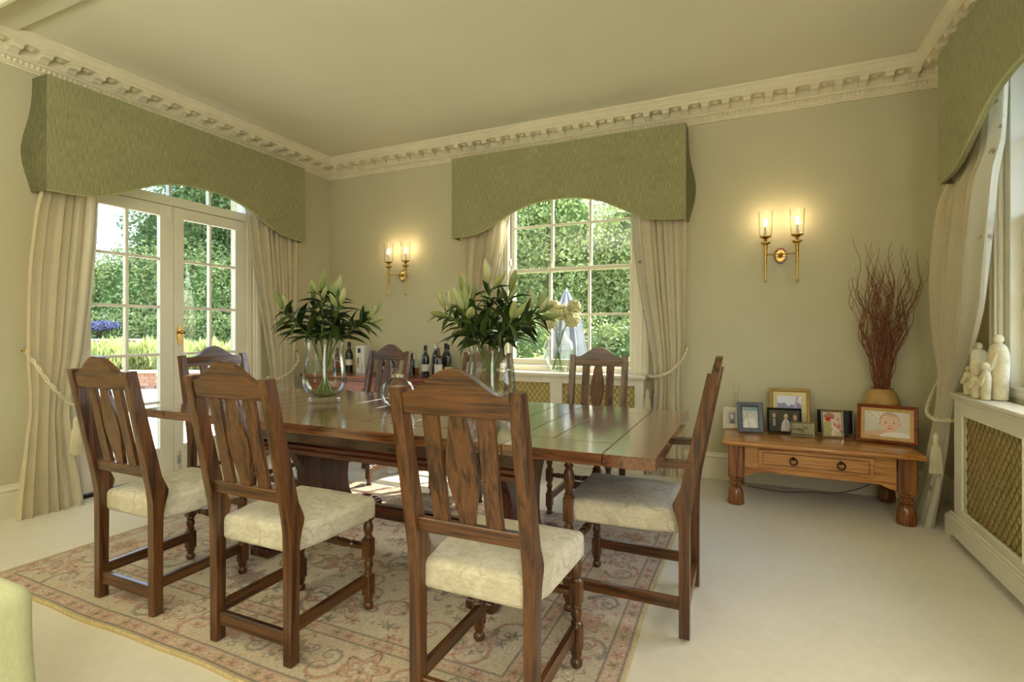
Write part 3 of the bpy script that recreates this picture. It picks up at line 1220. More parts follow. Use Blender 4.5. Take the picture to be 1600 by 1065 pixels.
TOPZ = 2.62
c1 = curtain('cream curtain tied back at the left side of the french doors', 'left',
             [(TOPZ, 1.89, 2.22, 0.09, 0.016), (2.14, 1.85, 2.185, 0.09, 0.02), (2.0, 1.82, 2.18, 0.09, 0.022), (1.6, 1.785, 2.155, 0.09, 0.022), (1.05, 1.775, 2.10, 0.09, 0.022),
              (0.72, 1.79, 2.03, 0.09, 0.018), (0.55, 1.77, 2.03, 0.10, 0.024), (0.0, 1.71, 2.085, 0.13, 0.034)], 6, 1, seed=3)
c2 = curtain('cream curtain tied back at the right side of the french doors', 'left',
             [(TOPZ, 3.99, 3.33, 0.09, 0.016), (2.3, 3.99, 3.385, 0.09, 0.02), (1.6, 3.975, 3.50, 0.09, 0.02), (1.1, 3.95, 3.60, 0.09, 0.02),
              (0.72, 3.93, 3.66, 0.09, 0.016), (0.5, 3.97, 3.62, 0.09, 0.022), (0.0, 4.0, 3.57, 0.11, 0.028)], 8, 1, seed=5)
c3 = curtain('cream curtain at the left side of the back window', 'back',
             [(TOPZ, -2.55, -1.97, 0.09, 0.016), (2.25, -2.555, -2.03, 0.09, 0.02), (1.67, -2.555, -2.17, 0.09, 0.02), (1.3, -2.55, -2.25, 0.09, 0.02),
              (0.95, -2.53, -2.34, 0.09, 0.016), (0.75, -2.55, -2.34, 0.08, 0.018), (0.0, -2.56, -2.32, 0.09, 0.022)], 8, 1, seed=8)
c4 = curtain('cream curtain tied back at the right side of the back window', 'back',
             [(TOPZ, -0.44, -0.93, 0.09, 0.018), (2.2, -0.44, -0.90, 0.09, 0.022), (1.6, -0.445, -0.83, 0.09, 0.022), (1.1, -0.455, -0.745, 0.09, 0.02),
              (0.82, -0.47, -0.71, 0.09, 0.017), (0.6, -0.47, -0.72, 0.09, 0.02), (0.0, -0.44, -0.775, 0.11, 0.028)], 7, 1, seed=11)
c5 = curtain('long cream curtain at the far side of the right wall window', 'right',
             [(TOPZ, 3.90, 3.28, 0.085, 0.016), (2.16, 3.98, 3.32, 0.09, 0.022), (2.0, 4.10, 3.33, 0.12, 0.034), (1.6, 4.20, 3.39, 0.13, 0.038), (1.32, 4.22, 3.47, 0.125, 0.034), (1.12, 4.22, 3.61, 0.115, 0.028),
              (1.0, 4.20, 3.74, 0.105, 0.022), (0.91, 4.18, 3.84, 0.105, 0.02), (0.84, 4.17, 3.91, 0.11, 0.02), (0.68, 4.15, 3.93, 0.13, 0.02), (0.5, 4.16, 3.915, 0.15, 0.026), (0.22, 4.17, 3.915, 0.19, 0.034), (0.0, 4.21, 3.92, 0.225, 0.042)], 5.5, 1, seed=14, strip=0.24)


def tieback(label, side, hook, mids, tassel=None):
    """rope from a wall hook round the curtain and back"""
    o = thing('curtain_tieback', label, 'tieback', wpt(side, 0.0, hook[0], hook[1]))
    O = Vector(o.location)
    ks = [(i, tuple(Vector(wpt(side, d, a, z)) - O)) for i, (d, a, z) in enumerate(mids)]
    n = 40
    for off in (-0.008, 0.008):
        bm = B()
        pts = []
        for i in range(n + 1):
            t = (len(ks) - 1) * i / n
            p = Vector(spline(ks, t))
            ang = i * 1.1 + (0 if off < 0 else PI)
            p += Vector((0.006 * math.cos(ang), 0.006 * math.cos(ang), 0.008 * math.sin(ang)))
            pts.append(p)
        tube(bm, pts, 0.0075, 6)
        finish('rope', bm, M['rope'], o)
    bm = B()
    p = Vector(wpt(side, 0.0, hook[0], hook[1]))
    q = Vector(wpt(side, 0.055, hook[0], hook[1]))
    tube(bm, [p - O, q - O], 0.006, 8)
    lathe_pts = [(0.0, 0.0)]
    tube(bm, [q - O, q - O + Vector((0, 0, 0.02))], [0.012, 0.006], 8)
    finish('wall_hook', bm, M['brass'], o)
    if tassel:
        d, a, z = tassel
        P = Vector(wpt(side, d, a, z)) - O
        bm = B()
        lathe(bm, [(0.004, 0.06), (0.014, 0.045), (0.018, 0.02), (0.014, 0.0), (0.02, -0.03), (0.026, -0.1), (0.028, -0.17), (0.004, -0.172)], P.x, P.y, 14, off=P.z)
        finish('tassel', bm, M['rope'], o)
        bm = B()
        for i in range(26):
            an = i / 26 * 2 * PI
            tube(bm, [(P.x + 0.02 * math.cos(an), P.y + 0.02 * math.sin(an), P.z - 0.02), (P.x + 0.029 * math.cos(an), P.y + 0.029 * math.sin(an), P.z - 0.1),
                      (P.x + 0.031 * math.cos(an), P.y + 0.031 * math.sin(an), P.z - 0.19 + random.uniform(-0.012, 0.012))], 0.003, 4)
        finish('tassel_fringe', bm, M['rope'], o, kind='stuff')
    return o


tieback('cream rope tieback hooked beside the left curtain of the french doors', 'left', (1.785, 1.07),
        [(0.055, 1.785, 1.07), (0.12, 1.80, 1.0), (0.17, 1.86, 0.86), (0.17, 1.95, 0.74), (0.14, 2.05, 0.66), (0.06, 2.06, 0.67), (0.035, 2.0, 0.75)], (0.185, 2.0, 0.56))
tieback('cream rope tieback round the right curtain of the french doors', 'left', (4.02, 0.98),
        [(0.055, 4.02, 0.98), (0.13, 3.97, 0.90), (0.15, 3.85, 0.79), (0.15, 3.70, 0.73), (0.10, 3.63, 0.73), (0.04, 3.68, 0.75)])
tieback('cream rope tieback hooked beside the right curtain of the back window', 'back', (-0.435, 1.065),
        [(0.055, -0.435, 1.065), (0.13, -0.46, 0.98), (0.16, -0.56, 0.87), (0.155, -0.68, 0.82), (0.09, -0.735, 0.82), (0.04, -0.68, 0.83)], (0.155, -0.745, 0.66))
tieback('cream rope tieback with tassel at the right wall curtain', 'right', (4.27, 0.95),
        [(0.055, 4.27, 0.95), (0.12, 4.24, 0.82), (0.19, 4.13, 0.70), (0.20, 3.98, 0.665), (0.16, 3.87, 0.67), (0.08, 3.86, 0.68)], (0.205, 3.895, 0.53))

# ------------------------------------------------------------------ rug
RW, RH = 2.98, 2.0
RX0, RY0 = -3.36, 1.235
nx, ny = 640, 430


def make_rug():
    xs = np.linspace(0, RW, nx)
    ys = np.linspace(0, RH, ny)
    Xg, Yg = np.meshgrid(xs, ys, indexing='ij')
    rng = np.random.RandomState(4)

    def c(r, g, b):
        return np.array([lin(r), lin(g), lin(b)])
    cream, sand, rose, dusty, olive, slate, brown = c(207, 196, 172), c(199, 184, 158), c(172, 118, 106), c(194, 150, 132), c(140, 130, 92), c(112, 116, 114), c(110, 80, 58)
    img = np.zeros((nx, ny, 3)) + cream
    de = np.minimum(np.minimum(Xg, RW - Xg), np.minimum(Yg, RH - Yg))
    img[de < 0.36] = sand

    def blot(mask, col, k=0.85):
        img[mask] = img[mask] * (1 - k) + col * k

    def win(cx, cy, r):
        i0, i1 = np.searchsorted(xs, [cx - r, cx + r])
        j0, j1 = np.searchsorted(ys, [cy - r, cy + r])
        return slice(i0, i1), slice(j0, j1)

    def sub(cx, cy, r):
        s = win(cx, cy, r)
        return s, Xg[s] - cx, Yg[s] - cy

    def paint(s, mask, col, k=0.85):
        v = img[s]
        v[mask] = v[mask] * (1 - k) + col * k

    def palmette(cx, cy, r, rot, ca, cb, cc):
        s, dx, dy = sub(cx, cy, r * 1.4)
        th = np.arctan2(dy, dx) - rot
        rr = np.hypot(dx, dy)
        lobe = r * (0.78 + 0.22 * np.cos(th * 6)) * (1 + 0.25 * np.cos(th))
        paint(s, rr < lobe, ca, 0.75)
        paint(s, (rr < lobe) & (rr > lobe * 0.88), cc, 0.8)
        paint(s, rr < lobe * 0.62, cb, 0.8)
        paint(s, (rr < lobe * 0.62) & (rr > lobe * 0.52), cc, 0.6)
        l2 = r * 0.3 * (0.7 + 0.3 * np.cos(th * 5))
        paint(s, rr < l2, ca, 0.8)
        paint(s, rr < l2 * 0.45, cc, 0.8)

    def scroll(cx, cy, r, rot, turn, col, wdt):
        s, dx, dy = sub(cx, cy, r * 1.1)
        th = np.arctan2(dy, dx) * turn - rot
        rr = np.hypot(dx, dy)
        for k in range(3):
            tt = (th % (2 * PI)) + 2 * PI * k
            rad = r * np.exp(-tt * 0.22)
            ww = wdt * (0.4 + rad / r)
            paint(s, (np.abs(rr - rad) < ww) & (tt < 4.2 * PI), col, 0.75)
            paint(s, (np.abs(rr - rad - ww * 1.6 * np.abs(np.sin(tt * 5))) < ww * 0.5) & (tt < 1.6 * PI), col, 0.6)

    def floret(cx, cy, r, col, mid):
        s, dx, dy = sub(cx, cy, r * 1.2)
        th = np.arctan2(dy, dx)
        rr = np.hypot(dx, dy)
        lobe = r * (0.65 + 0.35 * np.cos(th * 5 + cx * 9))
        paint(s, rr < lobe, col, 0.8)
        paint(s, rr < r * 0.25, mid, 0.9)
    tones = [rose, dusty, olive, slate, brown]
    # field: mirrored ranks of palmettes joined by scrolls
    fx0, fx1, fy0, fy1 = 0.40, RW - 0.40, 0.40, RH - 0.40
    for i in range(7):
        for j in range(4):
            px = fx0 + (fx1 - fx0) * (i + 0.5) / 7
            py = fy0 + (fy1 - fy0) * (j + 0.5) / 4
            if (i + j) % 2 == 0:
                palmette(px, py, 0.105, rng.choice([0, PI / 2, PI, -PI / 2]), [dusty, sand, rose][(i + 2 * j) % 3], [cream, olive, slate][(i + j // 2) % 3], [brown, slate][(i + j) // 2 % 2])
            for q in range(3):
                a = rng.uniform(0, 2 * PI)
                scroll(px + 0.12 * math.cos(a), py + 0.10 * math.sin(a), rng.uniform(0.07, 0.12), a, rng.choice([-1, 1]), tones[rng.randint(4)], 0.006)
    for q in range(420):
        px, py = rng.uniform(fx0, fx1), rng.uniform(fy0, fy1)
        floret(px, py, rng.uniform(0.016, 0.034), tones[rng.randint(4)], [brown, cream, slate][rng.randint(3)])
    # main border
    def border_pts(off, step):
        pts = []
        nxx = max(2, int(round((RW - 2 * off) / step)))
        nyy = max(2, int(round((RH - 2 * off) / step)))
        for i in range(nxx):
            t = off + (RW - 2 * off) * i / nxx
            pts += [(t, off, 0), (RW - t, RH - off, 2)]
        for i in range(nyy):
            t = off + (RH - 2 * off) * i / nyy
            pts += [(RW - off, t, 1), (off, RH - t, 3)]
        return pts
    for k, (px, py, sd) in enumerate(border_pts(0.20, 0.31)):
        rot = [PI / 2, PI, -PI / 2, 0][sd]
        palmette(px, py, 0.095, rot, dusty if k % 4 < 2 else sand, [cream, olive, dusty][k % 3], [brown, rose, slate][k % 3])
        tx, ty = (1, 0) if sd % 2 == 0 else (0, 1)
        for sg in (-1, 1):
            scroll(px + tx * 0.155 * sg + ty * 0.03, py + ty * 0.155 * sg + tx * 0.03 * sg, 0.085, k, sg, [rose, olive, slate, dusty][k % 4], 0.006)
    for q in range(560):
        px, py = rng.uniform(0.1, RW - 0.1), rng.uniform(0.1, RH - 0.1)
        dd = min(px, RW - px, py, RH - py)
        if 0.09 < dd < 0.32:
            floret(px, py, rng.uniform(0.014, 0.03), tones[rng.randint(4)], [brown, cream][rng.randint(2)])
    # guard stripes
    for lo, hi, base in ((0.02, 0.085, dusty), (0.325, 0.385, dusty)):
        blot((de > lo) & (de < hi), base, 0.55)
        for k, (px, py, sd) in enumerate(border_pts((lo + hi) / 2, 0.062)):
            floret(px, py, 0.026, [cream, rose, olive][k % 3], [rose, slate, brown][k % 3])
        for e in (lo, hi):
            blot(np.abs(de - e) < 0.0045, slate * 0.8, 0.8)
    blot(de < 0.017, c(206, 188, 140), 1.0)
    img = img * 0.76 + c(190, 173, 154) * 0.24
    img *= (1 + 0.12 * rng.randn(nx, ny)[..., None])
    zz = 0.0105 + 0.001 * np.sin(Xg * 7.0) * np.sin(Yg * 5.0 + 1)
    wav = 0.005 * np.sin(Xg * 5.2 + 0.6) * np.clip(1 - Yg / 0.25, 0, 1) + 0.003 * np.sin(Xg * 13) * np.clip(1 - Yg / 0.2, 0, 1)
    wx = 0.008 * np.sin(Yg * 4.0) * np.clip(1 - (RW - Xg) / 0.2, 0, 1)
    zz += 0.006 * np.clip(1 - Yg / 0.03, 0, 1)
    co = np.stack([RX0 + Xg + wx, RY0 + Yg + wav, zz], -1)
    cor = np.stack([co[..., 0], co[..., 1], np.full_like(zz, 0.001)], -1)
    idx = np.arange(nx * ny).reshape(nx, ny)
    q = np.stack([idx[:-1, :-1], idx[1:, :-1], idx[1:, 1:], idx[:-1, 1:]], -1).reshape(-1, 4)
    edge = np.concatenate([idx[:, 0], idx[-1, 1:], idx[-2::-1, -1], idx[0, -2:0:-1]])
    low = cor.reshape(-1, 3)[edge]
    nl = len(edge)
    base = nx * ny
    e2 = np.roll(edge, -1)
    li = np.arange(nl) + base
    sideq = np.stack([edge, li, np.roll(li, -1), e2], -1)
    verts = np.concatenate([co.reshape(-1, 3), low])
    faces = np.concatenate([q, sideq])
    me = bpy.data.meshes.new('rug')
    me.vertices.add(len(verts))
    me.vertices.foreach_set('co', verts.astype(np.float32).ravel())
    me.loops.add(len(faces) * 4)
    me.loops.foreach_set('vertex_index', faces.astype(np.int32).ravel())
    me.polygons.add(len(faces))
    me.polygons.foreach_set('loop_start', np.arange(0, len(faces) * 4, 4, dtype=np.int32))
    me.polygons.foreach_set('use_smooth', np.ones(len(faces), dtype=bool))
    me.update(calc_edges=True)
    cols = np.concatenate([img.reshape(-1, 3), np.tile(c(196, 172, 112), (nl, 1))])
    set_colors(me, np.concatenate([np.clip(cols, 0, 1), np.ones((len(cols), 1))], 1))
    me.materials.append(M['rug'])
    o = bpy.data.objects.new('rug', me)
    COL.objects.link(o)
    return tag(o, 'oriental rug in beige, rose and grey under the dining table', 'rug')


make_rug()
RUGZ = 0.012


# ------------------------------------------------------------------ dining chairs
def turned_leg(bm, x, y, top=0.385, arm=None):
    """foot, block, baluster, block, baluster"""
    lathe(bm, [(0.002, 0), (0.017, 0.001), (0.022, 0.010), (0.021, 0.022), (0.015, 0.030), (0.016, 0.036), (0.020, 0.046), (0.020, 0.060)], x, y, 14)
    box(bm, x - 0.021, x + 0.021, y - 0.021, y + 0.021, 0.058, 0.146, 0.004)
    lathe(bm, [(0.020, 0.144), (0.016, 0.150), (0.021, 0.156), (0.014, 0.163), (0.019, 0.180), (0.021, 0.192), (0.015, 0.206), (0.020, 0.214), (0.018, 0.224)], x, y, 14)
    box(bm, x - 0.021, x + 0.021, y - 0.021, y + 0.021, 0.222, 0.302, 0.004)
    lathe(bm, [(0.018, 0.300), (0.021, 0.307), (0.014, 0.316), (0.021, 0.340), (0.022, 0.354), (0.015, 0.372), (0.020, 0.378), (0.020, top)], x, y, 14)
    box(bm, x - 0.021, x + 0.021, y - 0.021, y + 0.021, top - 0.004, top + (0.10 if arm else 0.02), 0.003)
    if arm:
        lathe(bm, [(0.019, 0.482), (0.022, 0.492), (0.015, 0.502), (0.019, 0.530), (0.024, 0.560), (0.022, 0.585), (0.014, 0.606), (0.021, 0.616), (0.016, 0.626), (0.017, 0.640), (0.023, arm)], x, y, 14)


def yc(z):
    return -0.212 - 0.105 * (z - 0.50) / 0.525 if z > 0.50 else -0.212


def make_chair(W, arms):
    t = thing('dining_armchair' if arms else 'dining_chair', '', 'chair')
    hw = W / 2
    fy = 0.258 if arms else 0.20
    for s in (-1, 1):
        bm = B()
        prof = [(-0.232, 0.0), (-0.232, 0.40), (-0.234, 0.47), (-0.242, 0.53), (-0.338, 1.025), (-0.296, 1.027), (-0.200, 0.575), (-0.178, 0.535), (-0.168, 0.515), (-0.170, 0.495),
                (-0.180, 0.475), (-0.190, 0.450), (-0.192, 0.42), (-0.192, 0.0)]
        xa, xb = (s * hw, s * (hw - 0.04))
        prism(bm, prof, 'x', min(xa, xb), max(xa, xb), 0.003)
        finish('rear_leg', bm, M['oak_z'], t)
        bm = B()
        fx = s * (hw - 0.022 + (0.004 if not arms else 0))
        turned_leg(bm, fx, fy, 0.385, 0.662 if arms else None)
        finish('front_leg', bm, M['oak_z'], t)
        finish('side_stretcher', boxm(s * (hw - 0.028) - 0.011, s * (hw - 0.028) + 0.011, -0.193, fy - 0.018, 0.100, 0.146, 0.003), M['oak_y'], t)
        if arms:
            bm = B()

            def fa(u, v, s=s):
                return None
            n = 14
            up, dn = [], []
            for i in range(n + 1):
                y = lerp(-0.245, fy + 0.045, i / n)
                z = 0.672 + 0.010 * math.sin(PI * i / n * 1.0) * -1 + 0.012 * (i / n) ** 3
                up.append((y, z + 0.015))
                dn.append((y, z - 0.012))
            xc = s * (hw - 0.022)
            prism(bm, up + dn[::-1], 'x', xc - 0.024, xc + 0.024, 0.005)
            finish('armrest', bm, M['oak_y'], t)
    iw = hw - 0.038

    def lean(bm, z_sub=True):
        for v in bm.verts:
            v.co.y += yc(v.co.z)
        return bm
    # crest rail with its arched top
    n = 28
    top = []
    for i in range(n + 1):
        x = lerp(iw, -iw, i / n)
        b = 0.5 * (1 + math.cos(PI * min(1, abs(x) / 0.158)))
        top.append((x, 1.010 + 0.074 * b ** 0.85))
    bm = B()
    prism(bm, [(-iw, 0.948), (iw, 0.948)] + top, 'y', -0.015, 0.013, 0.003)
    finish('crest_rail', lean(bm), M['oak_x'], t)
    finish('lower_rail', lean(boxm(-iw, iw, -0.012, 0.014, 0.575, 0.622, 0.003)), M['oak_x'], t)
    for xs in (-0.089, 0.089):
        finish('slat', lean(boxm(xs - 0.027, xs + 0.027, -0.007, 0.009, 0.618, 0.952, 0.002)), M['oak_z'], t)
    hwk = [(0.0, 0.024), (0.10, 0.028), (0.25, 0.039), (0.40, 0.050), (0.50, 0.052), (0.62, 0.048), (0.80, 0.036), (1.0, 0.025)]
    pr = [(spline(hwk, i / 18), 0.618 + 0.334 * i / 18) for i in range(19)]
    bm = B()
    prism(bm, [(a, z) for a, z in pr] + [(-a, z) for a, z in pr[::-1]], 'y', -0.007, 0.009, 0.002)
    finish('centre_splat', lean(bm), M['oak_z'], t)
    finish('rear_stretcher', boxm(-iw - 0.002, iw + 0.002, -0.223, -0.201, 0.062, 0.115, 0.003), M['oak_x'], t)
    bm = B()
    L = hw - 0.04
    pr = [(0.012, -L), (0.014, -L + 0.02), (0.017, -L + 0.045), (0.012, -L + 0.055), (0.018, -L + 0.062), (0.013, -L + 0.07), (0.018, -0.07), (0.019, -0.045), (0.013, -0.032), (0.019, -0.022), (0.014, -0.012),
          (0.017, 0.0)]
    pr = pr + [(r, -h) for r, h in pr[-2::-1]]
    lathe(bm, pr, fy, 0.262, 14, 'x')
    finish('front_stretcher', bm, M['oak_x'], t)
    # upholstered seat
    bm = B()

    def fs(p, u):
        x, y, z = p
        wdn = lerp(0.92, 1.03, (u[1] + 1) / 2)
        if u[1] < -0.55:
            wdn = lerp(0.92, 1.03, 0.22) * (1 - 0.085 * smooth((-0.55 - u[1]) / 0.2))
        z += 0.020 * (1 - u[0] ** 2) * (1 - u[1] ** 2) * (1 if z > 0 else 0)
        return (x * wdn, y, z)
    sy = (0.215 + (fy - 0.20) / 2)
    rbox(bm, hw + (0.002 if not arms else -0.026), sy, 0.048, 0.022, 0, sy - 0.203, 0.428, 4, 8, fs)
    finish('seat', bm, M['tapestry'], t, 60)
    return t


ch = make_chair(0.425, False)
ac = make_chair(0.50, True)
spots = [(-2.450, 1.588, 0.0, 'slat-back chair at the table end nearest the french doors, its back to us'),
         (-1.670, 1.580, 0.0, 'middle one of the three slat-back chairs with their backs to us'),
         (-0.742, 1.575, 0.0, 'slat-back chair closest to us, its back in front of the glass globe bottle'),
         (-2.850, 3.410, PI, 'slat-back chair across the table in front of the bottles on the sideboard'),
         (-1.885, 3.410, PI, 'slat-back chair across the table, mostly hidden behind the lily vase'),
         (-0.975, 3.400, PI, 'slat-back chair across the table in front of the radiator cover lattice')]
for i, (x, y, r, lb) in enumerate(spots):
    on_rug = RUGZ
    o = ch if i == 0 else dup_tree(ch, (0, 0, 0), 0)
    o.location = (x, y, RUGZ if y < 3 else 0.001)
    o.rotation_euler = (0, 0, r)
    o['label'] = lb
    o['group'] = 'slat-back dining chairs round the table'
for i, (x, y, r, lb) in enumerate([(-0.428, 2.345, PI / 2, 'armchair at the right end of the table, seen from the side'),
                                   (-3.115, 2.490, -PI / 2, 'armchair at the table end by the french doors, facing us')]):
    o = ac if i == 0 else dup_tree(ac, (0, 0, 0), 0)
    o.location = (x, y, RUGZ)
    o.rotation_euler = (0, 0, r)
    o['label'] = lb
    o['group'] = 'armchairs at the table ends'

# ------------------------------------------------------------------ dining table
TX, TY = -1.70, 2.415
TY0, TY1 = 1.828, 3.002
dt = thing('dining_table', 'long polished oak refectory table laid with vases of lilies', 'table', (TX, TY, RUGZ))
TZ = 0.76
TT = 0.045


def tpart(name, x0, x1, y0, y1, z0, z1, m, bev=0.003):
    bm = boxm(x0 - TX, x1 - TX, y0 - TY, y1 - TY, z0 - RUGZ, z1 - RUGZ, bev)
    return finish(name, bm, m, dt)


g = 0.0012
CX0, CX1 = -2.53, -0.868
for sgn, xa, xb, xc, xd in ((1, -0.868, -0.72, -0.47, -0.28), (-1, -2.53, -2.68, -2.93, -3.12)):
    def pl(a, b, y0, y1, m, sgn=sgn):
        lo, hi = min(a, b) + g, max(a, b) - g
        tpart('plank', lo, hi, y0 + g, y1 - g, TZ - TT, TZ, m, 0.0018)
    pl(xc, xd, TY0, TY1, M['table_y'])
    pl(xa, xc, TY0, TY0 + 0.19, M['table_x'])
    pl(xa, xc, TY1 - 0.19, TY1, M['table_x'])
    pl(xa, xb, TY0 + 0.19, TY1 - 0.19, M['table_y'])
    pl(xb, xc, TY0 + 0.19, TY1 - 0.19, M['table_y'])
    # runner that carries the drawn leaf
    for y in (TY - 0.36, TY + 0.36):
        tpart('leaf_runner', min(xa, xc), max(xa, xc) - 0.0, y - 0.02, y + 0.02, 0.665, TZ - TT, M['apron_x'])
pw = (CX1 - CX0 - 0.3) / 6
tpart('plank', CX0 + g, CX0 + 0.15 - g, TY0 + g, TY1 - g, TZ - TT, TZ, M['table_y'], 0.0018)
tpart('plank', CX1 - 0.15 + g, CX1 - g, TY0 + g, TY1 - g, TZ - TT, TZ, M['table_y'], 0.0018)
tpart('plank', CX0 + 0.15 + g, CX1 - 0.15 - g, TY0 + g, TY0 + 0.19 - g, TZ - TT, TZ, M['table_x'], 0.0018)
tpart('plank', CX0 + 0.15 + g, CX1 - 0.15 - g, TY1 - 0.19 + g, TY1 - g, TZ - TT, TZ, M['table_x'], 0.0018)
for i in range(6):
    tpart('plank', CX0 + 0.15 + pw * i + g, CX0 + 0.15 + pw * (i + 1) - g, TY0 + 0.19 + g, TY1 - 0.19 - g, TZ - TT, TZ, M['table_y'], 0.0018)
# apron with a moulded lower edge
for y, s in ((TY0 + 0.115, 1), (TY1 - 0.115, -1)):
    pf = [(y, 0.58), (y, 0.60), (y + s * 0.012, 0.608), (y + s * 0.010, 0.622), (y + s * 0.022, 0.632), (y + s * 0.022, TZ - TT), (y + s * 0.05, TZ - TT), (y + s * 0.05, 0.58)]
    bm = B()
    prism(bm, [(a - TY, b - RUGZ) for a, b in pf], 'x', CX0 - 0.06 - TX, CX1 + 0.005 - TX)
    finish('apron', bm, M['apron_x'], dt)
for x in (CX0 - 0.045, CX1 - 0.015):
    tpart('apron_end', x - 0.015, x + 0.015, TY0 + 0.16, TY1 - 0.16, 0.59, TZ - TT, M['apron_y'])
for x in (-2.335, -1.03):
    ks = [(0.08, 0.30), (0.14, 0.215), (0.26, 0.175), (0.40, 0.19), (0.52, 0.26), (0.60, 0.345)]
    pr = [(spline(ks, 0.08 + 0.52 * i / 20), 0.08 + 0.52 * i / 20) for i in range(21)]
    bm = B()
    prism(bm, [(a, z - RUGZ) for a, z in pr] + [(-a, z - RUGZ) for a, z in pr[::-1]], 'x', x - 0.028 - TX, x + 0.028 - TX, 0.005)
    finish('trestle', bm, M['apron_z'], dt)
    bm = B()
    box(bm, x - 0.065 - TX, x + 0.065 - TX, -0.47, 0.47, 0.0, 0.045, 0.006)
    box(bm, x - 0.055 - TX, x + 0.055 - TX, -0.45, 0.45, 0.042, 0.060, 0.006)
    box(bm, x - 0.045 - TX, x + 0.045 - TX, -0.42, 0.42, 0.058, 0.082, 0.006)
    finish('foot', bm, M['apron_y'], dt)
    bm = B()
    box(bm, x - 0.045 - TX, x + 0.045 - TX, -0.42, 0.42, 0.575, 0.60, 0.005)
    finish('bearer', bm, M['apron_y'], dt)
tpart('stretcher', -2.40, -0.965, TY - 0.022, TY + 0.022, 0.128, 0.205, M['apron_x'], 0.006)


# ------------------------------------------------------------------ glass vases with lilies
def shell(prof, thick=0.004):
    """outer profile then back down inside: one continuous glass wall"""
    inner = [(max(0.002, r - thick), h + (thick if i == 0 else 0)) for i, (r, h) in enumerate(prof)]
    return prof + inner[::-1]


def dense(prof, n=40):
    ks = [(i, p) for i, p in enumerate(prof)]
    return [spline(ks, (len(prof) - 1) * i / n) for i in range(n + 1)]


def glass_vase(label, x, y, z, foot, body, water_to, seg=36):
    t = thing('glass_vase', label, 'vase', (x, y, z))
    bm = B()
    bp = dense(body)
    lathe(bm, shell(bp), 0, 0, seg)
    finish('bowl', bm, M['glass'], t, 60)
    if foot:
        bm = B()
        lathe(bm, dense(foot, 24), 0, 0, seg)
        finish('foot_ring', bm, M['glass'], t, 60)
    wp = [(max(0.002, r - 0.006), h + 0.006) for r, h in bp if h < water_to]
    bm = B()
    rings = lathe(bm, wp, 0, 0, seg)
    bm.faces.new(rings[-1])
    finish('water', bm, M['water'], t, 60)
    return t


VBODY = [(0.004, 0.034), (0.05, 0.036), (0.10, 0.062), (0.126, 0.11), (0.130, 0.16), (0.122, 0.22), (0.113, 0.29), (0.114, 0.35), (0.123, 0.40)]
VFOOT = [(0.004, 0.006), (0.06, 0.002), (0.092, 0.002), (0.101, 0.012), (0.099, 0.028), (0.085, 0.038), (0.05, 0.040)]
glass_vase('clear glass vase of lilies on the table, in front of the french door curtain', -2.372, 2.455, TZ + 0.001, VFOOT, VBODY, 0.25)
glass_vase('clear glass vase of lilies on the table, in front of the back window', -1.195, 2.40, TZ + 0.001, VFOOT, VBODY, 0.24)

# one leaf and one bud mesh, shared
bm = B()


def lf(u, v):
    wd = 0.5 * math.sin(PI * min(1, (v * 0.97 + 0.03)) ** 0.8) ** 0.85 * 0.46
    x = (u - 0.5) * 2 * wd * 0.5
    return (x, v - 0.0, 0.10 * v * (1 - v) * 1.6 - 0.20 * v ** 2.5 + 0.18 * abs(u - 0.5) * 2 * wd)


grid(bm, lf, 4, 9)
LEAF = finish('leaf', bm, M['lily_leaf'], None, 80)
bm = B()
lathe(bm, [(0.02, 0.0), (0.10, 0.10), (0.155, 0.30), (0.16, 0.5), (0.13, 0.72), (0.07, 0.9), (0.015, 1.0)], 0, 0, 9)
for v in bm.verts:
    a = math.atan2(v.co.y, v.co.x)
    k = 1 + 0.10 * math.cos(3 * a)
    v.co.x *= k
    v.co.y *= k
BUD = finish('bud', bm, M['bud'], None, 60)
used = {'leaf': False, 'bud': False}


def put(src, key, parent, pos, direction, scale, roll=0.0, wide=1.0):
    d = Vector(direction).normalized()
    if key == 'leaf':
        y = d
        side = y.cross(Vector((0, 0, 1)))
        if side.length < 1e-3:
            side = Vector((1, 0, 0))
        side.normalize()
        nrm = side.cross(y)
        m = Matrix((side, y, nrm)).transposed()
        m = m @ Matrix.Rotation(roll, 3, 'Y')
    else:
        z = d
        side = z.orthogonal().normalized()
        m = Matrix((side, z.cross(side), z)).transposed()
    m = m @ Matrix.Diagonal((scale * wide, scale, scale))
    mat = Matrix.Translation(pos) @ m.to_4x4()
    if not used[key]:
        used[key] = True
        src.parent = parent
        src.matrix_local = mat
        return src
    return link_copy(src, parent, None, None, mat)


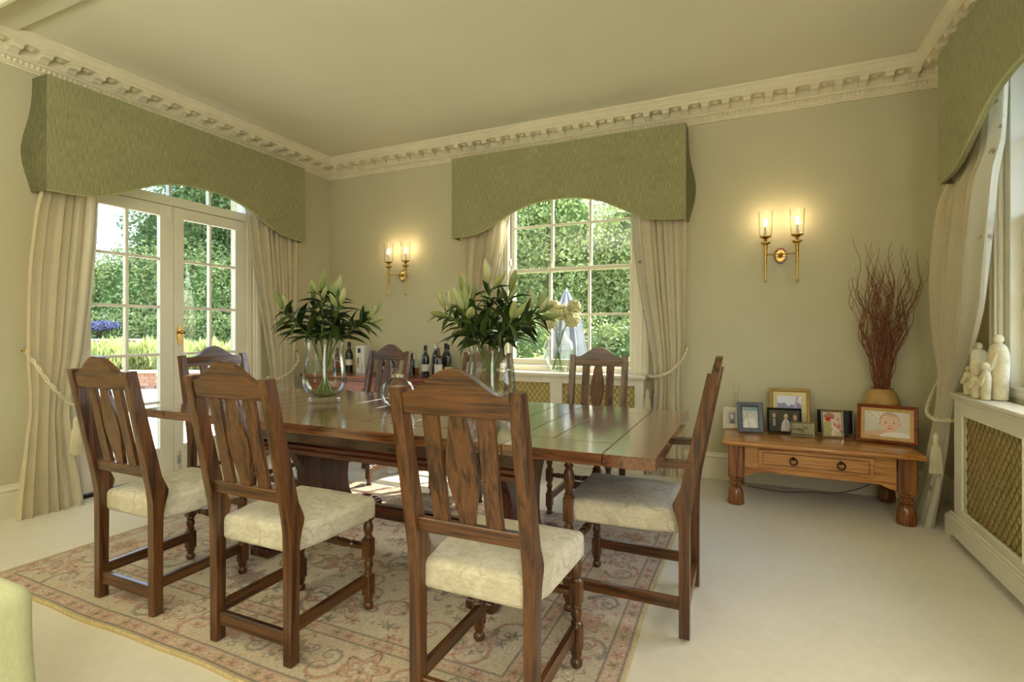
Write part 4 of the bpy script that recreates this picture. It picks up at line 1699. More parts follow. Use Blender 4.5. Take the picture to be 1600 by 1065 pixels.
def lily(x, y, z, az, reach, top, rnd, label, group, nb, mouth=0.09):
    """one stem: rooted in the vase, leaning over its rim, with leaves and buds"""
    t = thing('lily_stem', label, 'flower', (x, y, z), 0, group)
    ca, sa = math.cos(az), math.sin(az)
    k = [(0, (-ca * 0.045, -sa * 0.045, 0.052)), (1, (ca * 0.010, sa * 0.010, 0.20)), (2, (ca * mouth * 0.8, sa * mouth * 0.8, 0.37)),
         (3, (ca * reach * 0.68, sa * reach * 0.68, lerp(0.37, top, 0.62))), (4, (ca * reach, sa * reach, top))]
    n = 18
    pts = [Vector(spline(k, 4 * i / n)) for i in range(n + 1)]
    bm = B()
    tube(bm, pts, [0.0052 - 0.002 * i / n for i in range(n + 1)], 6)
    st = finish('stem', bm, M['stem'], t)
    ga = rnd.uniform(0, 6)
    nl = 15
    for i in range(nl):
        f = lerp(2.02, 3.95, (i + rnd.random() * 0.6) / nl)
        p = Vector(spline(k, f))
        tg = (Vector(spline(k, min(4, f + 0.1))) - Vector(spline(k, f - 0.1))).normalized()
        ga += 2.4
        o1 = tg.orthogonal().normalized()
        o2 = tg.cross(o1)
        d = (o1 * math.cos(ga) + o2 * math.sin(ga)) + tg * rnd.uniform(0.05, 0.7) + Vector((ca, sa, 0.0)) * 0.25
        if p.z < 0.42 and d.z < 0:
            d.z *= 0.2
        sc = rnd.uniform(0.12, 0.19) * (1.1 - 0.35 * (f - 2) / 2)
        put(LEAF, 'leaf', t, p, d, sc, rnd.uniform(-0.6, 0.6), rnd.uniform(0.85, 1.25))
    for b in range(nb):
        p = pts[-1] - (pts[-1] - pts[-3]) * 0.5 * b
        tg = (pts[-1] - pts[-3]).normalized()
        a = rnd.uniform(0, 2 * PI)
        o1 = tg.orthogonal().normalized()
        o2 = tg.cross(o1)
        d = tg * 0.55 + (o1 * math.cos(a) + o2 * math.sin(a)) * (0.15 if b == 0 else 0.85) + Vector((0, 0, 0.55))
        d.normalize()
        q = p + d * rnd.uniform(0.02, 0.045)
        put(BUD, 'bud', t, q, d, rnd.uniform(0.085, 0.125))
        bm = B()
        tube(bm, [p, q], 0.003, 5)
        finish('bud_stalk', bm, M['stem'], t)
    return t


for vx, vy, seed, lb, gr in ((-2.372, 2.455, 21, 'lily stem with green buds in the vase in front of the french door curtain', 'lily stems in the vase by the french doors'),
                             (-1.195, 2.40, 43, 'lily stem with green buds in the vase in front of the back window', 'lily stems in the vase before the window')):
    rnd = random.Random(seed)
    n = 11
    for i in range(n):
        az = 2 * PI * i / n * 1.0 + rnd.uniform(-0.25, 0.25)
        inner = i % 3 == 0
        reach = rnd.uniform(0.06, 0.13) if inner else rnd.uniform(0.20, 0.29)
        top = rnd.uniform(0.58, 0.68) if inner else rnd.uniform(0.47, 0.58)
        lily(vx, vy, TZ + 0.004, az, reach, top, rnd, lb, gr, rnd.choice([2, 2, 3]))

# round glass bottle with silver collar and stopper
gb = thing('globe_bottle', 'round clear glass bottle with silver collar and stopper on the table', 'bottle', (-1.822, 2.455, TZ + 0.001))
bm = B()
lathe(bm, shell(dense([(0.004, 0.003), (0.045, 0.003), (0.085, 0.035), (0.098, 0.085), (0.085, 0.135), (0.050, 0.165), (0.028, 0.176), (0.026, 0.19)]), 0.004), 0, 0, 32)
finish('body', bm, M['glass'], gb, 60)
bm = B()
lathe(bm, [(0.027, 0.172), (0.036, 0.174), (0.036, 0.188), (0.030, 0.190), (0.002, 0.192)], 0, 0, 24)
finish('collar', bm, M['silver'], gb)
bm = B()
lathe(bm, [(0.004, 0.19), (0.016, 0.192), (0.018, 0.205), (0.017, 0.222), (0.012, 0.226), (0.002, 0.227)], 0, 0, 12)
finish('stopper', bm, M['glass'], gb, 60)

# ------------------------------------------------------------------ hydrangeas on the window shelf
hx, hy, hz = -1.545, 4.462, 0.828
glass_vase('glass vase of white hydrangeas standing on the window shelf', hx, hy, hz, None,
           [(0.004, 0.003), (0.06, 0.004), (0.088, 0.03), (0.12, 0.10), (0.138, 0.19), (0.125, 0.27), (0.085, 0.325), (0.066, 0.36), (0.072, 0.40)], 0.2)
HYL = ['hydrangea bloom leaning to the left of the window vase', 'tall back hydrangea bloom in the window vase', 'rounded middle hydrangea bloom over the window vase rim',
       'low hydrangea bloom at the right of the window vase', 'back right hydrangea bloom of the window vase']
for i, (dx, dy, dz, r) in enumerate(((-0.085, -0.02, 0.47, 0.080), (-0.055, 0.03, 0.60, 0.055), (0.045, -0.04, 0.54, 0.068), (0.135, -0.03, 0.475, 0.068), (0.14, 0.02, 0.59, 0.060))):
    t = thing('hydrangea', HYL[i], 'flower', (hx, hy, hz), 0, 'hydrangeas in the window vase')
    bm = B()
    tube(bm, [(-dx * 0.4, -dy * 0.4, 0.02), (0, 0, 0.2), (dx * 0.35, dy * 0.35, 0.38), (dx, dy, dz)], 0.004, 6)
    finish('stem', bm, M['stem'], t)
    rnd = random.Random(60 + i)
    bm = B()
    bmesh.ops.create_icosphere(bm, subdivisions=2, radius=r * 0.82, matrix=Matrix.Translation((dx, dy, dz)))
    for q in range(230):
        v = Vector((rnd.gauss(0, 1), rnd.gauss(0, 1), rnd.gauss(0, 1))).normalized()
        p = Vector((dx, dy, dz)) + v * r * rnd.uniform(0.92, 1.05)
        a = v.orthogonal().normalized()
        b = v.cross(a)
        th = rnd.uniform(0, 6)
        e1 = (a * math.cos(th) + b * math.sin(th)) * 0.014
        e2 = (b * math.cos(th) - a * math.sin(th)) * 0.014
        vs = [bm.verts.new(p + e1 + v * 0.003), bm.verts.new(p + e2 - v * 0.002), bm.verts.new(p - e1 + v * 0.003), bm.verts.new(p - e2 - v * 0.002)]
        bm.faces.new(vs)
    finish('flower_head', bm, M['petal'], t, flat=True)


# ------------------------------------------------------------------ wall lights
def sconce(label, x):
    t = thing('wall_sconce', label, 'wall light', (x, BY, 1.785))
    bm = B()
    prism(bm, [(0.045 * math.cos(a), 0.062 * math.sin(a)) for a in [2 * PI * i / 28 for i in range(28)]], 'y', -0.014, 0.0, 0.004)
    finish('back_plate', bm, M['red_x'], t)
    bm = B()
    prism(bm, [(0.034 * math.cos(a), 0.050 * math.sin(a)) for a in [2 * PI * i / 28 for i in range(28)]], 'y', -0.022, -0.012, 0.004)
    lathe(bm, [(0.018, 0.018), (0.014, 0.03), (0.008, 0.036), (0.008, 0.11), (0.012, 0.115), (0.002, 0.122)], 0, 0, 12, 'y')
    for v in bm.verts:
        if v.co.y > 0:
            v.co.y *= -1
    finish('boss', bm, M['brass'], t)
    bm = B()
    tube(bm, [(-0.107, -0.112, 0.0), (-0.05, -0.108, 0.0), (0, -0.105, 0.0), (0.05, -0.108, 0.0), (0.107, -0.112, 0.0)], 0.005, 8)
    finish('arm', bm, M['brass'], t)
    for s in (-1, 1):
        cx, cy = s * 0.107, -0.112
        bm = B()
        lathe(bm, [(0.002, -0.215), (0.010, -0.212), (0.011, -0.204), (0.006, -0.197), (0.006, -0.19), (0.013, 0.06), (0.017, 0.075), (0.036, 0.088), (0.036, 0.094), (0.012, 0.100), (0.010, 0.112),
                   (0.014, 0.120), (0.044, 0.136), (0.044, 0.141), (0.01, 0.143)], cx, cy, 16)
        tr = finish('torch', bm, M['brass'], t)
        bm = B()
        lathe(bm, [(0.009, 0.142), (0.009, 0.215), (0.004, 0.218)], cx, cy, 10)
        finish('candle_tube', bm, M['paper_white'], tr)
        bm = B()
        lathe(bm, shell([(0.040, 0.142), (0.046, 0.165), (0.048, 0.22), (0.049, 0.28), (0.053, 0.335)], 0.0015), cx, cy, 24)
        finish('glass_shade', bm, M['glass'], tr, 60)
        bm = B()
        lathe(bm, [(0.005, 0.215), (0.011, 0.228), (0.013, 0.242), (0.009, 0.258), (0.002, 0.272)], cx, cy, 12)
        finish('bulb', bm, M['bulb'], tr)
        ld = bpy.data.lights.new('bulb_light', 'POINT')
        ld.energy = 1.0
        ld.shadow_soft_size = 0.012
        ld.color = (1.0, 0.72, 0.40)
        lo = bpy.data.objects.new('bulb_light', ld)
        COL.objects.link(lo)
        lo.parent = t
        lo.location = (cx, cy, 0.29)
    return t


sconce('brass twin wall light between the french doors and the back window', -3.305)
sconce('brass twin wall light on the bare wall above the low wooden table', 0.247)

# ------------------------------------------------------------------ sideboard with bottles
sb = thing('sideboard', 'reddish wooden sideboard holding bottles, against the back wall', 'sideboard', (-3.44, 4.30, 0))


def sbp(name, x0, x1, y0, y1, z0, z1, m, bev=0.003, parent=None):
    bm = boxm(x0 + 3.44, x1 + 3.44, y0 - 4.30, y1 - 4.30, z0, z1, bev)
    return finish(name, bm, m, parent or sb)


sbp('top', -4.26, -2.62, 4.05, 4.525, 0.728, 0.755, M['red_x'], 0.006)
sbp('carcass', -4.23, -2.65, 4.09, 4.52, 0.10, 0.728, M['red_x'])
for i in range(3):
    x0 = -4.20 + i * 0.515
    dr = sbp('drawer', x0, x0 + 0.49, 4.075, 4.092, 0.56, 0.70, M['red_x'], 0.004)
    do = sbp('door', x0, x0 + 0.49, 4.075, 4.092, 0.16, 0.54, M['red_z'], 0.004)
    for par, zz in ((dr, 0.63), (do, 0.40)):
        bm = B()
        lathe(bm, [(0.006, 0), (0.006, 0.012), (0.014, 0.018), (0.014, 0.026), (0.002, 0.03)], x0 + 0.245 + 3.44, zz, 10, 'y')
        for v in bm.verts:
            v.co.y = -v.co.y + 4.075 - 4.30
        finish('knob', bm, M['brass'], par)
for x in (-4.19, -2.69):
    for y in (4.13, 4.47):
        sbp('leg', x - 0.03, x + 0.03, y - 0.03, y + 0.03, 0, 0.10, M['red_z'])

SZ = 0.756
WINE = [(0.002, 0.0), (0.036, 0.001), (0.038, 0.01), (0.038, 0.19), (0.034, 0.215), (0.018, 0.245), (0.0145, 0.26), (0.0145, 0.31), (0.0165, 0.312), (0.0165, 0.32), (0.002, 0.321)]
PORT = [(0.002, 0.0), (0.040, 0.001), (0.042, 0.01), (0.042, 0.185), (0.036, 0.205), (0.018, 0.225), (0.0165, 0.24), (0.018, 0.285), (0.0165, 0.30), (0.002, 0.301)]
SPIR = [(0.002, 0.0), (0.038, 0.001), (0.040, 0.01), (0.040, 0.16), (0.030, 0.185), (0.015, 0.20), (0.0145, 0.235), (0.017, 0.238), (0.017, 0.262), (0.002, 0.263)]


def bottle(label, x, y, prof, m, lab=None, lz=(0.06, 0.14), sc=1.0, cap=None):
    t = thing('bottle', label, 'bottle', (x, y, SZ), 0, 'bottles on the sideboard')
    bm = B()
    lathe(bm, [(r * sc, h * sc) for r, h in prof], 0, 0, 18)
    finish('body', bm, m, t)
    R = max(r for r, h in prof) * sc
    if lab:
        bm = B()
        lathe(bm, [(R + 0.0006, lz[0] * sc), (R + 0.0008, lz[1] * sc)], 0, 0, 18)
        finish('paper_label', bm, lab, t)
    if cap:
        H = prof[-1][1] * sc
        rn = prof[-2][0] * sc
        bm = B()
        lathe(bm, [(rn + 0.001, H - 0.05), (rn + 0.001, H), (0.002, H + 0.001)], 0, 0, 14)
        finish('capsule', bm, cap, t)
    return t


bottle('dark bottle with red label seen through the lily vase', -4.05, 4.38, SPIR, M['dark_glass'], M['paper_red'], (0.05, 0.14))
bottle('black wine bottle with white label beside the white card box', -3.87, 4.36, WINE, M['dark_glass'], M['paper_white'], (0.08, 0.14), 1.02, M['black'])
bottle('small dark bottle behind the slats of the chair at the sideboard', -3.44, 4.36, SPIR, M['dark_glass'], M['paper_white'], (0.06, 0.1), 0.8)
bottle('short brown bottle behind the slats of the chair at the sideboard', -3.27, 4.30, SPIR, M['brown_glass'], M['paper_cream'], (0.05, 0.1), 0.75)
bottle('short black bottle at the left of the clear decanter', -3.08, 4.38, SPIR, M['dark_glass'], None, (0, 0), 0.85)
bottle('dark wine bottle with white square label in the bottle row', -2.83, 4.25, WINE, M['dark_glass'], M['paper_white'], (0.06, 0.13), 0.95, M['black'])
bottle('dark green bottle with grey neck in the bottle row', -2.79, 4.37, WINE, M['dark_glass'], None, (0, 0), 1.0, M['silver'])
bottle('dark bottle with black capsule at the back of the bottle row', -2.715, 4.44, WINE, M['dark_glass'], None, (0, 0), 1.0, M['black'])
bottle('brown bottle with large white label near the sideboard end', -2.70, 4.28, PORT, M['brown_glass'], M['paper_white'], (0.03, 0.13), 0.95)
bottle('black bottle standing last at the window end of the sideboard', -2.645, 4.36, WINE, M['dark_glass'], M['paper_cream'], (0.06, 0.1), 0.97, M['black'])

bx = thing('card_box', 'tall white card box with a window standing on the sideboard', 'box', (-3.70, 4.37, SZ), 0.1)
finish('box_body', boxm(-0.055, 0.055, -0.045, 0.045, 0, 0.29, 0.002), M['box_white'], bx)
finish('printed_panel', boxm(-0.028, 0.008, -0.0465, -0.0445, 0.215, 0.262), M['black'], bx)
finish('printed_strip', boxm(-0.04, -0.01, -0.0465, -0.0445, 0.06, 0.17), M['pot'], bx)

for i, (x, y, lb) in enumerate(((-3.62, 4.22, 'clear tumbler in front of the card box'), (-3.53, 4.27, 'clear tumbler nearest the sideboard chair'))):
    t = thing('tumbler', lb, 'glass', (x, y, SZ), 0, 'tumblers on the sideboard')
    bm = B()
    lathe(bm, shell([(0.003, 0.004), (0.028, 0.002), (0.030, 0.01), (0.034, 0.06), (0.037, 0.115)], 0.003), 0, 0, 18)
    finish('glass_wall', bm, M['glass'], t, 60)
for i, (x, y, lb) in enumerate(((-2.91, 4.38, 'stemmed wine glass among the bottles'), (-2.89, 4.20, 'small stemmed glass before the dark bottles'))):
    t = thing('wine_glass', lb, 'glass', (x, y, SZ), 0, 'stemmed glasses on the sideboard')
    bm = B()
    k = 1.0 if i == 0 else 0.85
    lathe(bm, [(r * k, h * k) for r, h in dense([(0.002, 0.0), (0.032, 0.001), (0.030, 0.004), (0.006, 0.012), (0.004, 0.06), (0.006, 0.085), (0.028, 0.115), (0.036, 0.155), (0.031, 0.21)], 30)], 0, 0, 20)
    finish('glass_wall', bm, M['glass'], t, 60)
dc = thing('decanter', 'slim clear glass decanter standing among the dark bottles', 'decanter', (-2.99, 4.30, SZ))
bm = B()
lathe(bm, shell(dense([(0.003, 0.003), (0.040, 0.002), (0.045, 0.02), (0.042, 0.12), (0.022, 0.17), (0.015, 0.20), (0.016, 0.225), (0.021, 0.232)]), 0.003), 0, 0, 20)
finish('body', bm, M['glass'], dc, 60)
bm = B()
lathe(bm, [(0.002, 0.003), (0.038, 0.006), (0.041, 0.02), (0.039, 0.08), (0.002, 0.081)], 0, 0, 18)
finish('liquor', bm, M['amber'], dc, 60)
bm = B()
lathe(bm, [(0.008, 0.22), (0.010, 0.236), (0.018, 0.245), (0.019, 0.26), (0.010, 0.275), (0.002, 0.276)], 0, 0, 14)
finish('stopper', bm, M['glass'], dc, 60)

# ------------------------------------------------------------------ low wooden table
LTX, LTY = 0.425, 4.195
lt_ = thing('low_table', 'low honey-coloured wooden table with one drawer against the back wall', 'table', (LTX, LTY, 0))
LZ = 0.445
bm = boxm(-0.575, 0.575, -0.325, 0.325, LZ - 0.032, LZ, 0.012, 3)
finish('top', bm, M['honey_x'], lt_)
FYL = -0.285
n = 20
arch = []
for i in range(n + 1):
    x = lerp(-0.43, 0.43, i / n)
    e = min(1, (0.43 - abs(x)) / 0.10)
    arch.append((x, 0.205 + 0.035 * smooth(e)))
bm = B()
prism(bm, [(0.43, LZ - 0.032), (-0.43, LZ - 0.032)] + arch, 'y', FYL + 0.012, FYL + 0.032)
finish('apron', bm, M['honey_x'], lt_)
finish('apron_back', boxm(-0.43, 0.43, 0.25, 0.27, 0.22, LZ - 0.032), M['honey_x'], lt_)
for s in (-1, 1):
    finish('apron_side', boxm(s * 0.49 - 0.01, s * 0.49 + 0.01, -0.24, 0.24, 0.22, LZ - 0.032), M['honey_y'], lt_)
    for yy in (-1, 1):
        bm = B()
        x, y = s * 0.487, yy * 0.245
        box(bm, x - 0.048, x + 0.048, y - 0.042, y + 0.042, 0.188, LZ - 0.032, 0.006)
        lathe(bm, [(0.004, 0.0), (0.050, 0.001), (0.056, 0.012), (0.054, 0.03), (0.050, 0.075), (0.044, 0.105), (0.034, 0.118), (0.034, 0.126), (0.046, 0.138), (0.047, 0.148), (0.036, 0.160), (0.036, 0.168), (0.045, 0.178), (0.045, 0.19)], x, y, 22)
        finish('leg', bm, M['leg_z'], lt_)
dr = finish('drawer', boxm(-0.345, 0.315, FYL + 0.004, FYL + 0.018, 0.275, 0.400, 0.003), M['honey_x'], lt_)
bm = B()
for a, b in (((-0.318, 0.298), (0.288, 0.298)), ((0.288, 0.298), (0.288, 0.378)), ((0.288, 0.378), (-0.318, 0.378)), ((-0.318, 0.378), (-0.318, 0.298))):
    tube(bm, [(a[0], FYL + 0.0035, a[1]), (b[0], FYL + 0.0035, b[1])], 0.0022, 6)
finish('drawer_bead', bm, M['oak_x'], dr)
for x in (-0.135, 0.135):
    bm = B()
    lathe(bm, [(0.012, 0.0), (0.012, 0.006), (0.006, 0.014), (0.002, 0.016)], x, 0.352, 12, 'y')
    for v in bm.verts:
        v.co.y = FYL + 0.005 - v.co.y
    rp = [(x + 0.021 * math.sin(a), FYL - 0.012 - 0.004 * (1 - math.cos(a)), 0.336 + 0.021 * math.cos(a)) for a in [2 * PI * i / 20 for i in range(21)]]
    tube(bm, rp, 0.0045, 8)
    finish('ring_pull', bm, M['iron'], dr)

# thin cable on the carpet under the low table
bm = B()
ks = [(0, (0.02, 4.40, 0.006)), (1, (0.25, 4.36, 0.004)), (2, (0.45, 4.44, 0.004)), (3, (0.62, 4.47, 0.01)), (4, (0.80, 4.49, 0.08)), (5, (0.90, 4.51, 0.2))]
tube(bm, [spline(ks, 5 * i / 40) for i in range(41)], 0.003, 6)
tag(finish('lamp_cable', bm, M['cable']), 'thin brown cable trailing over the carpet under the low wooden table', 'cable')


# ------------------------------------------------------------------ framed photographs
def canvas(nx, ny):
    u, v = np.meshgrid(np.linspace(0, 1, nx), np.linspace(0, 1, ny), indexing='ij')
    return u, v, np.zeros((nx, ny, 3))


def ell(u, v, cx, cy, rx, ry):
    return ((u - cx) / rx) ** 2 + ((v - cy) / ry) ** 2


def picture(kind, nx=64, ny=48):
    u, v, im = canvas(nx, ny)
    rng = np.random.RandomState(hash(kind) % 1000 if False else sum(map(ord, kind)))

    def c(r, g, b):
        return np.array([lin(r), lin(g), lin(b)])

    def put_(mask, col, k=1.0):
        im[mask] = im[mask] * (1 - k) + col * k
    nz = rng.randn(nx // 4 + 2, ny // 4 + 2)
    nz = np.kron(nz, np.ones((4, 4)))[:nx, :ny]
    if kind == 'baby':
        im[:] = c(206, 200, 186)
        put_(u + 0.7 * v < 0.62, c(190, 186, 174), 0.5)
        put_(np.abs(u - 0.42 + 0.9 * (v - 0.55) * 0.9) < 0.02, c(160, 156, 146), 0.6)
        put_(np.abs(u - 0.16 - 0.55 * (1 - v)) < 0.018, c(226, 222, 210), 0.8)
        put_(ell(u, v, 0.36, -0.05, 0.34, 0.30) < 1, c(206, 166, 136))
        put_(ell(u, v, 0.06, 0.0, 0.10, 0.16) < 1, c(200, 158, 128), 0.8)
        put_(ell(u, v, 0.72, -0.05, 0.40, 0.26) < 1, c(228, 224, 214), 0.9)
        put_(ell(u, v, 0.56, 0.60, 0.225, 0.375) < 1, c(168, 134, 104))
        put_(ell(u, v, 0.565, 0.555, 0.215, 0.36) < 1, c(218, 182, 154))
        put_(ell(u, v, 0.335, 0.50, 0.025, 0.06) < 1, c(196, 152, 126))
        put_(ell(u, v, 0.785, 0.50, 0.025, 0.06) < 1, c(206, 162, 136))
        put_(ell(u, v, 0.60, 0.86, 0.10, 0.08) < 1, c(180, 146, 116), 0.5)
        for ex in (0.475, 0.655):
            put_(ell(u, v, ex, 0.56, 0.040, 0.034) < 1, c(226, 208, 192))
            put_(ell(u, v, ex, 0.56, 0.022, 0.034) < 1, c(84, 76, 76))
            put_(ell(u, v, ex, 0.64, 0.05, 0.014) < 1, c(204, 166, 138))
        put_(ell(u, v, 0.565, 0.44, 0.040, 0.045) < 1, c(204, 162, 134))
        put_(ell(u, v, 0.565, 0.335, 0.065, 0.026) < 1, c(178, 102, 92))
        put_(ell(u, v, 0.44, 0.40, 0.05, 0.06) < 1, c(226, 174, 148), 0.6)
        put_(ell(u, v, 0.69, 0.40, 0.05, 0.06) < 1, c(226, 174, 148), 0.6)
    elif kind == 'group':
        im[:] = c(62, 62, 40)
        im[:] = im * (1 + 0.25 * nz[..., None])
        for cx, top, coat, hair in ((0.17, 0.86, c(48, 46, 34), c(120, 84, 52)), (0.56, 0.80, c(206, 202, 196), c(206, 190, 150)), (0.86, 0.76, c(60, 56, 46), c(186, 160, 120))):
            put_(ell(u, v, cx, 0.05, 0.165, top - 0.28) < 1, coat)
            put_((np.abs(u - cx) < 0.035) & (v > 0.25) & (v < top - 0.28), c(214, 208, 200))
            put_((np.abs(u - cx) < 0.014) & (v > 0.25) & (v < top - 0.30), c(110, 96, 110))
            put_(ell(u, v, cx, top - 0.10, 0.065, 0.13) < 1, hair)
            put_(ell(u, v, cx, top - 0.135, 0.052, 0.105) < 1, c(208, 160, 130))
            for s in (-1, 1):
                put_(ell(u, v, cx + s * 0.02, top - 0.115, 0.010, 0.014) < 1, c(90, 62, 48))
            put_(ell(u, v, cx, top - 0.19, 0.018, 0.010) < 1, c(160, 90, 80))
    elif kind == 'lake':
        im[:] = c(206, 208, 216)
        hill = 0.70 + 0.05 * np.sin(u * 9) + 0.03 * np.sin(u * 23 + 1)
        put_(v < hill, c(112, 116, 150))
        put_(v < 0.56, c(122, 130, 172))
        put_(v < 0.50, c(196, 200, 214))
        put_(ell(u, v, 0.42, 0.42, 0.13, 0.15) < 1, c(196, 150, 170))
        put_(ell(u, v, 0.42, 0.12, 0.2, 0.22) < 1, c(168, 128, 176))
        put_((np.abs(u - 0.74 - 0.25 * (v - 0.6)) < 0.05) & (v > 0.32), c(176, 140, 186))
        put_(ell(u, v, 0.65, 0.33, 0.05, 0.10) < 1, c(196, 150, 170))
    elif kind == 'portrait':
        im[:] = c(190, 192, 182)
        im[:] = im * (1 + 0.10 * nz[..., None])
        put_(v > 0.82, c(130, 160, 156))
        put_(ell(u, v, 0.48, 0.1, 0.42, 0.42) < 1, c(224, 222, 210))
        put_(ell(u, v, 0.5, 0.62, 0.16, 0.19) < 1, c(178, 176, 164))
        put_(ell(u, v, 0.5, 0.58, 0.13, 0.15) < 1, c(206, 200, 184))
        put_(np.abs(u - 0.3 - 0.3 * (0.6 - v)) < 0.03, c(150, 158, 150), 0.7)
    elif kind == 'sepia':
        im[:] = c(206, 194, 148)
        im[:] = im * (1 + 0.07 * nz[..., None])
        put_(ell(u, v, 0.5, 0.42, 0.10, 0.18) < 1, c(150, 138, 96), 0.8)
        put_(ell(u, v, 0.66, 0.62, 0.12, 0.14) < 1, c(160, 148, 104), 0.7)
        put_(ell(u, v, 0.3, 0.5, 0.14, 0.1) < 1, c(186, 172, 124), 0.8)
        put_(v < 0.2, c(190, 176, 130), 0.7)
    elif kind == 'bouquet':
        im[:] = c(214, 200, 170)
        put_(ell(u, v, 0.25, 0.25, 0.25, 0.4) < 1, c(186, 180, 120))
        put_(ell(u, v, 0.35, 0.82, 0.3, 0.14) < 1, c(170, 130, 104))
        put_(ell(u, v, 0.35, 0.70, 0.24, 0.09) < 1, c(196, 60, 44))
        for q in range(26):
            put_(ell(u, v, rng.uniform(0.45, 1.0), rng.uniform(0.05, 0.75), 0.08, 0.07) < 1, [c(226, 190, 180), c(206, 140, 140), c(232, 222, 206)][rng.randint(3)])
    elif kind == 'night':
        im[:] = c(34, 40, 44)
        put_(ell(u, v, 0.12, 0.72, 0.12, 0.28) < 1, c(40, 54, 110))
        put_(ell(u, v, 0.12, 0.2, 0.16, 0.35) < 1, c(150, 146, 128))
        put_(ell(u, v, 0.9, 0.45, 0.07, 0.16) < 1, c(190, 150, 120))
        put_(ell(u, v, 0.9, 0.15, 0.12, 0.2) < 1, c(96, 150, 146))
        put_(v > 0.93, c(206, 206, 196))
    else:
        im[:] = c(150, 150, 142)
        put_(ell(u, v, 0.5, 0.62, 0.2, 0.22) < 1, c(206, 196, 180))
        put_(ell(u, v, 0.5, 0.12, 0.36, 0.3) < 1, c(78, 80, 80))
        im[:] = im * (1 + 0.12 * nz[..., None])
    return im


def frame(label, x, y, rot, w, h, border, mats, kind, tilt=0.18, mount=0.0, z=LZ, group='framed photographs on the low table', thick=0.016, outer=None):
    """x, y: middle of the lower front edge; leans back by tilt"""
    t = thing('picture_frame', label, 'picture frame', (x, y, z + 0.001), rot, group)
    rotm = Matrix.Rotation(-tilt, 4, 'X')

    def add(name, bm, m, parent=None):
        bmesh.ops.transform(bm, matrix=rotm, verts=bm.verts)
        return finish(name, bm, m, parent or t)
    hw = w / 2
    # moulded surround: four mitred sides from one profile (inward, depth)
    prof = [(0, 0), (0, -thick * 0.7), (border * 0.25, -thick), (border * 0.6, -thick * 0.8), (border * 0.85, -thick * 0.55), (border, -thick * 0.3), (border, 0)]
    bm = B()
    corners = [(-hw, 0, 1, 1), (hw, 0, -1, 1), (hw, h, -1, -1), (-hw, h, 1, -1)]
    rings = [[bm.verts.new((cx + ix * a, d, cz + iz * a)) for a, d in prof] for cx, cz, ix, iz in corners]
    for r0, r1 in zip(rings, rings[1:] + rings[:1]):
        for i in range(len(prof)):
            j = (i + 1) % len(prof)
            bm.faces.new((r0[i], r1[i], r1[j], r0[j]))
    add('surround', bm, mats[0])
    b = border
    if mount:
        bm = B()
        o4 = [(-hw + b, b), (hw - b, b), (hw - b, h - b), (-hw + b, h - b)]
        i4 = [(-hw + b + mount, b + mount), (hw - b - mount, b + mount), (hw - b - mount, h - b - mount), (-hw + b + mount, h - b - mount)]
        ov = [bm.verts.new((p[0], -thick * 0.25, p[1])) for p in o4]
        iv = [bm.verts.new((p[0], -thick * 0.12, p[1])) for p in i4]
        for i in range(4):
            j = (i + 1) % 4
            bm.faces.new((ov[i], ov[j], iv[j], iv[i]))
        add('mount', bm, mats[1])
        b += mount
    im = picture(kind)
    nx, ny = im.shape[:2]
    bm = B()
    grid(bm, lambda u, v: (lerp(-hw + b, hw - b, u), -thick * 0.10, lerp(b, h - b, v)), nx - 1, ny - 1)
    o = add('photograph', bm, M['print'])
    set_colors(o.data, np.concatenate([np.clip(im, 0, 1).reshape(-1, 3), np.ones((nx * ny, 1))], 1))
    bm = boxm(-hw + 0.002, hw - 0.002, -0.001, 0.003, 0.002, h - 0.002)
    add('backing', bm, M['black'])
    # easel leg
    bm = B()
    zt = h * 0.62
    p0 = rotm @ Vector((0, 0.003, zt))
    reach = 0.55 * h * math.tan(0.25) + p0.y
    bx_ = [(-0.018, p0.y, p0.z), (0.018, p0.y, p0.z), (0.022, reach, 0.0), (-0.022, reach, 0.0)]
    A = [bm.verts.new(p) for p in bx_]
    Z = [bm.verts.new((p[0], p[1] + 0.004, p[2])) for p in bx_]
    bm.faces.new(A)
    bm.faces.new(Z[::-1])
    for i in range(4):
        bm.faces.new((A[i], A[(i + 1) % 4], Z[(i + 1) % 4], Z[i]))
    finish('easel_leg', bm, mats[0], t)
    return t


frame('small white woven-pattern frame at the left end of the low table', -0.095, 4.36, 0.10, 0.125, 0.165, 0.040, [M['woven_white']], 'old', 0.10)
frame('grey-blue upright frame with a pale portrait on the low table', 0.035, 4.245, 0.22, 0.180, 0.225, 0.036, [M['slate_blue']], 'portrait', 0.2, thick=0.022)
frame('large gilt frame leaning at the back, holding a lake picture', 0.305, 4.425, 0.05, 0.275, 0.320, 0.026, [M['gold'], M['cream_mat']], 'lake', 0.16, 0.030)
frame('black frame with three people in front of the gilt frame', 0.262, 4.325, 0.16, 0.232, 0.185, 0.015, [M['black']], 'group', 0.12)
frame('smallest silver frame with a sepia picture on the low table', 0.372, 4.225, 0.14, 0.150, 0.105, 0.009, [M['silver']], 'sepia', 0.2, thick=0.010)
frame('clear-edged frame of dark photographs behind the flower picture', 0.600, 4.455, 0.05, 0.230, 0.175, 0.006, [M['silver']], 'night', 0.06, thick=0.008)
frame('silver upright frame with a red and white flower picture', 0.563, 4.29, 0.20, 0.140, 0.190, 0.012, [M['silver']], 'bouquet', 0.12, thick=0.012)
frame('large wood and gilt frame with a baby portrait, at the right end', 0.865, 4.215, -0.22, 0.335, 0.255, 0.022, [M['red_x'], M['gold']], 'baby', 0.22, 0.022, thick=0.026)

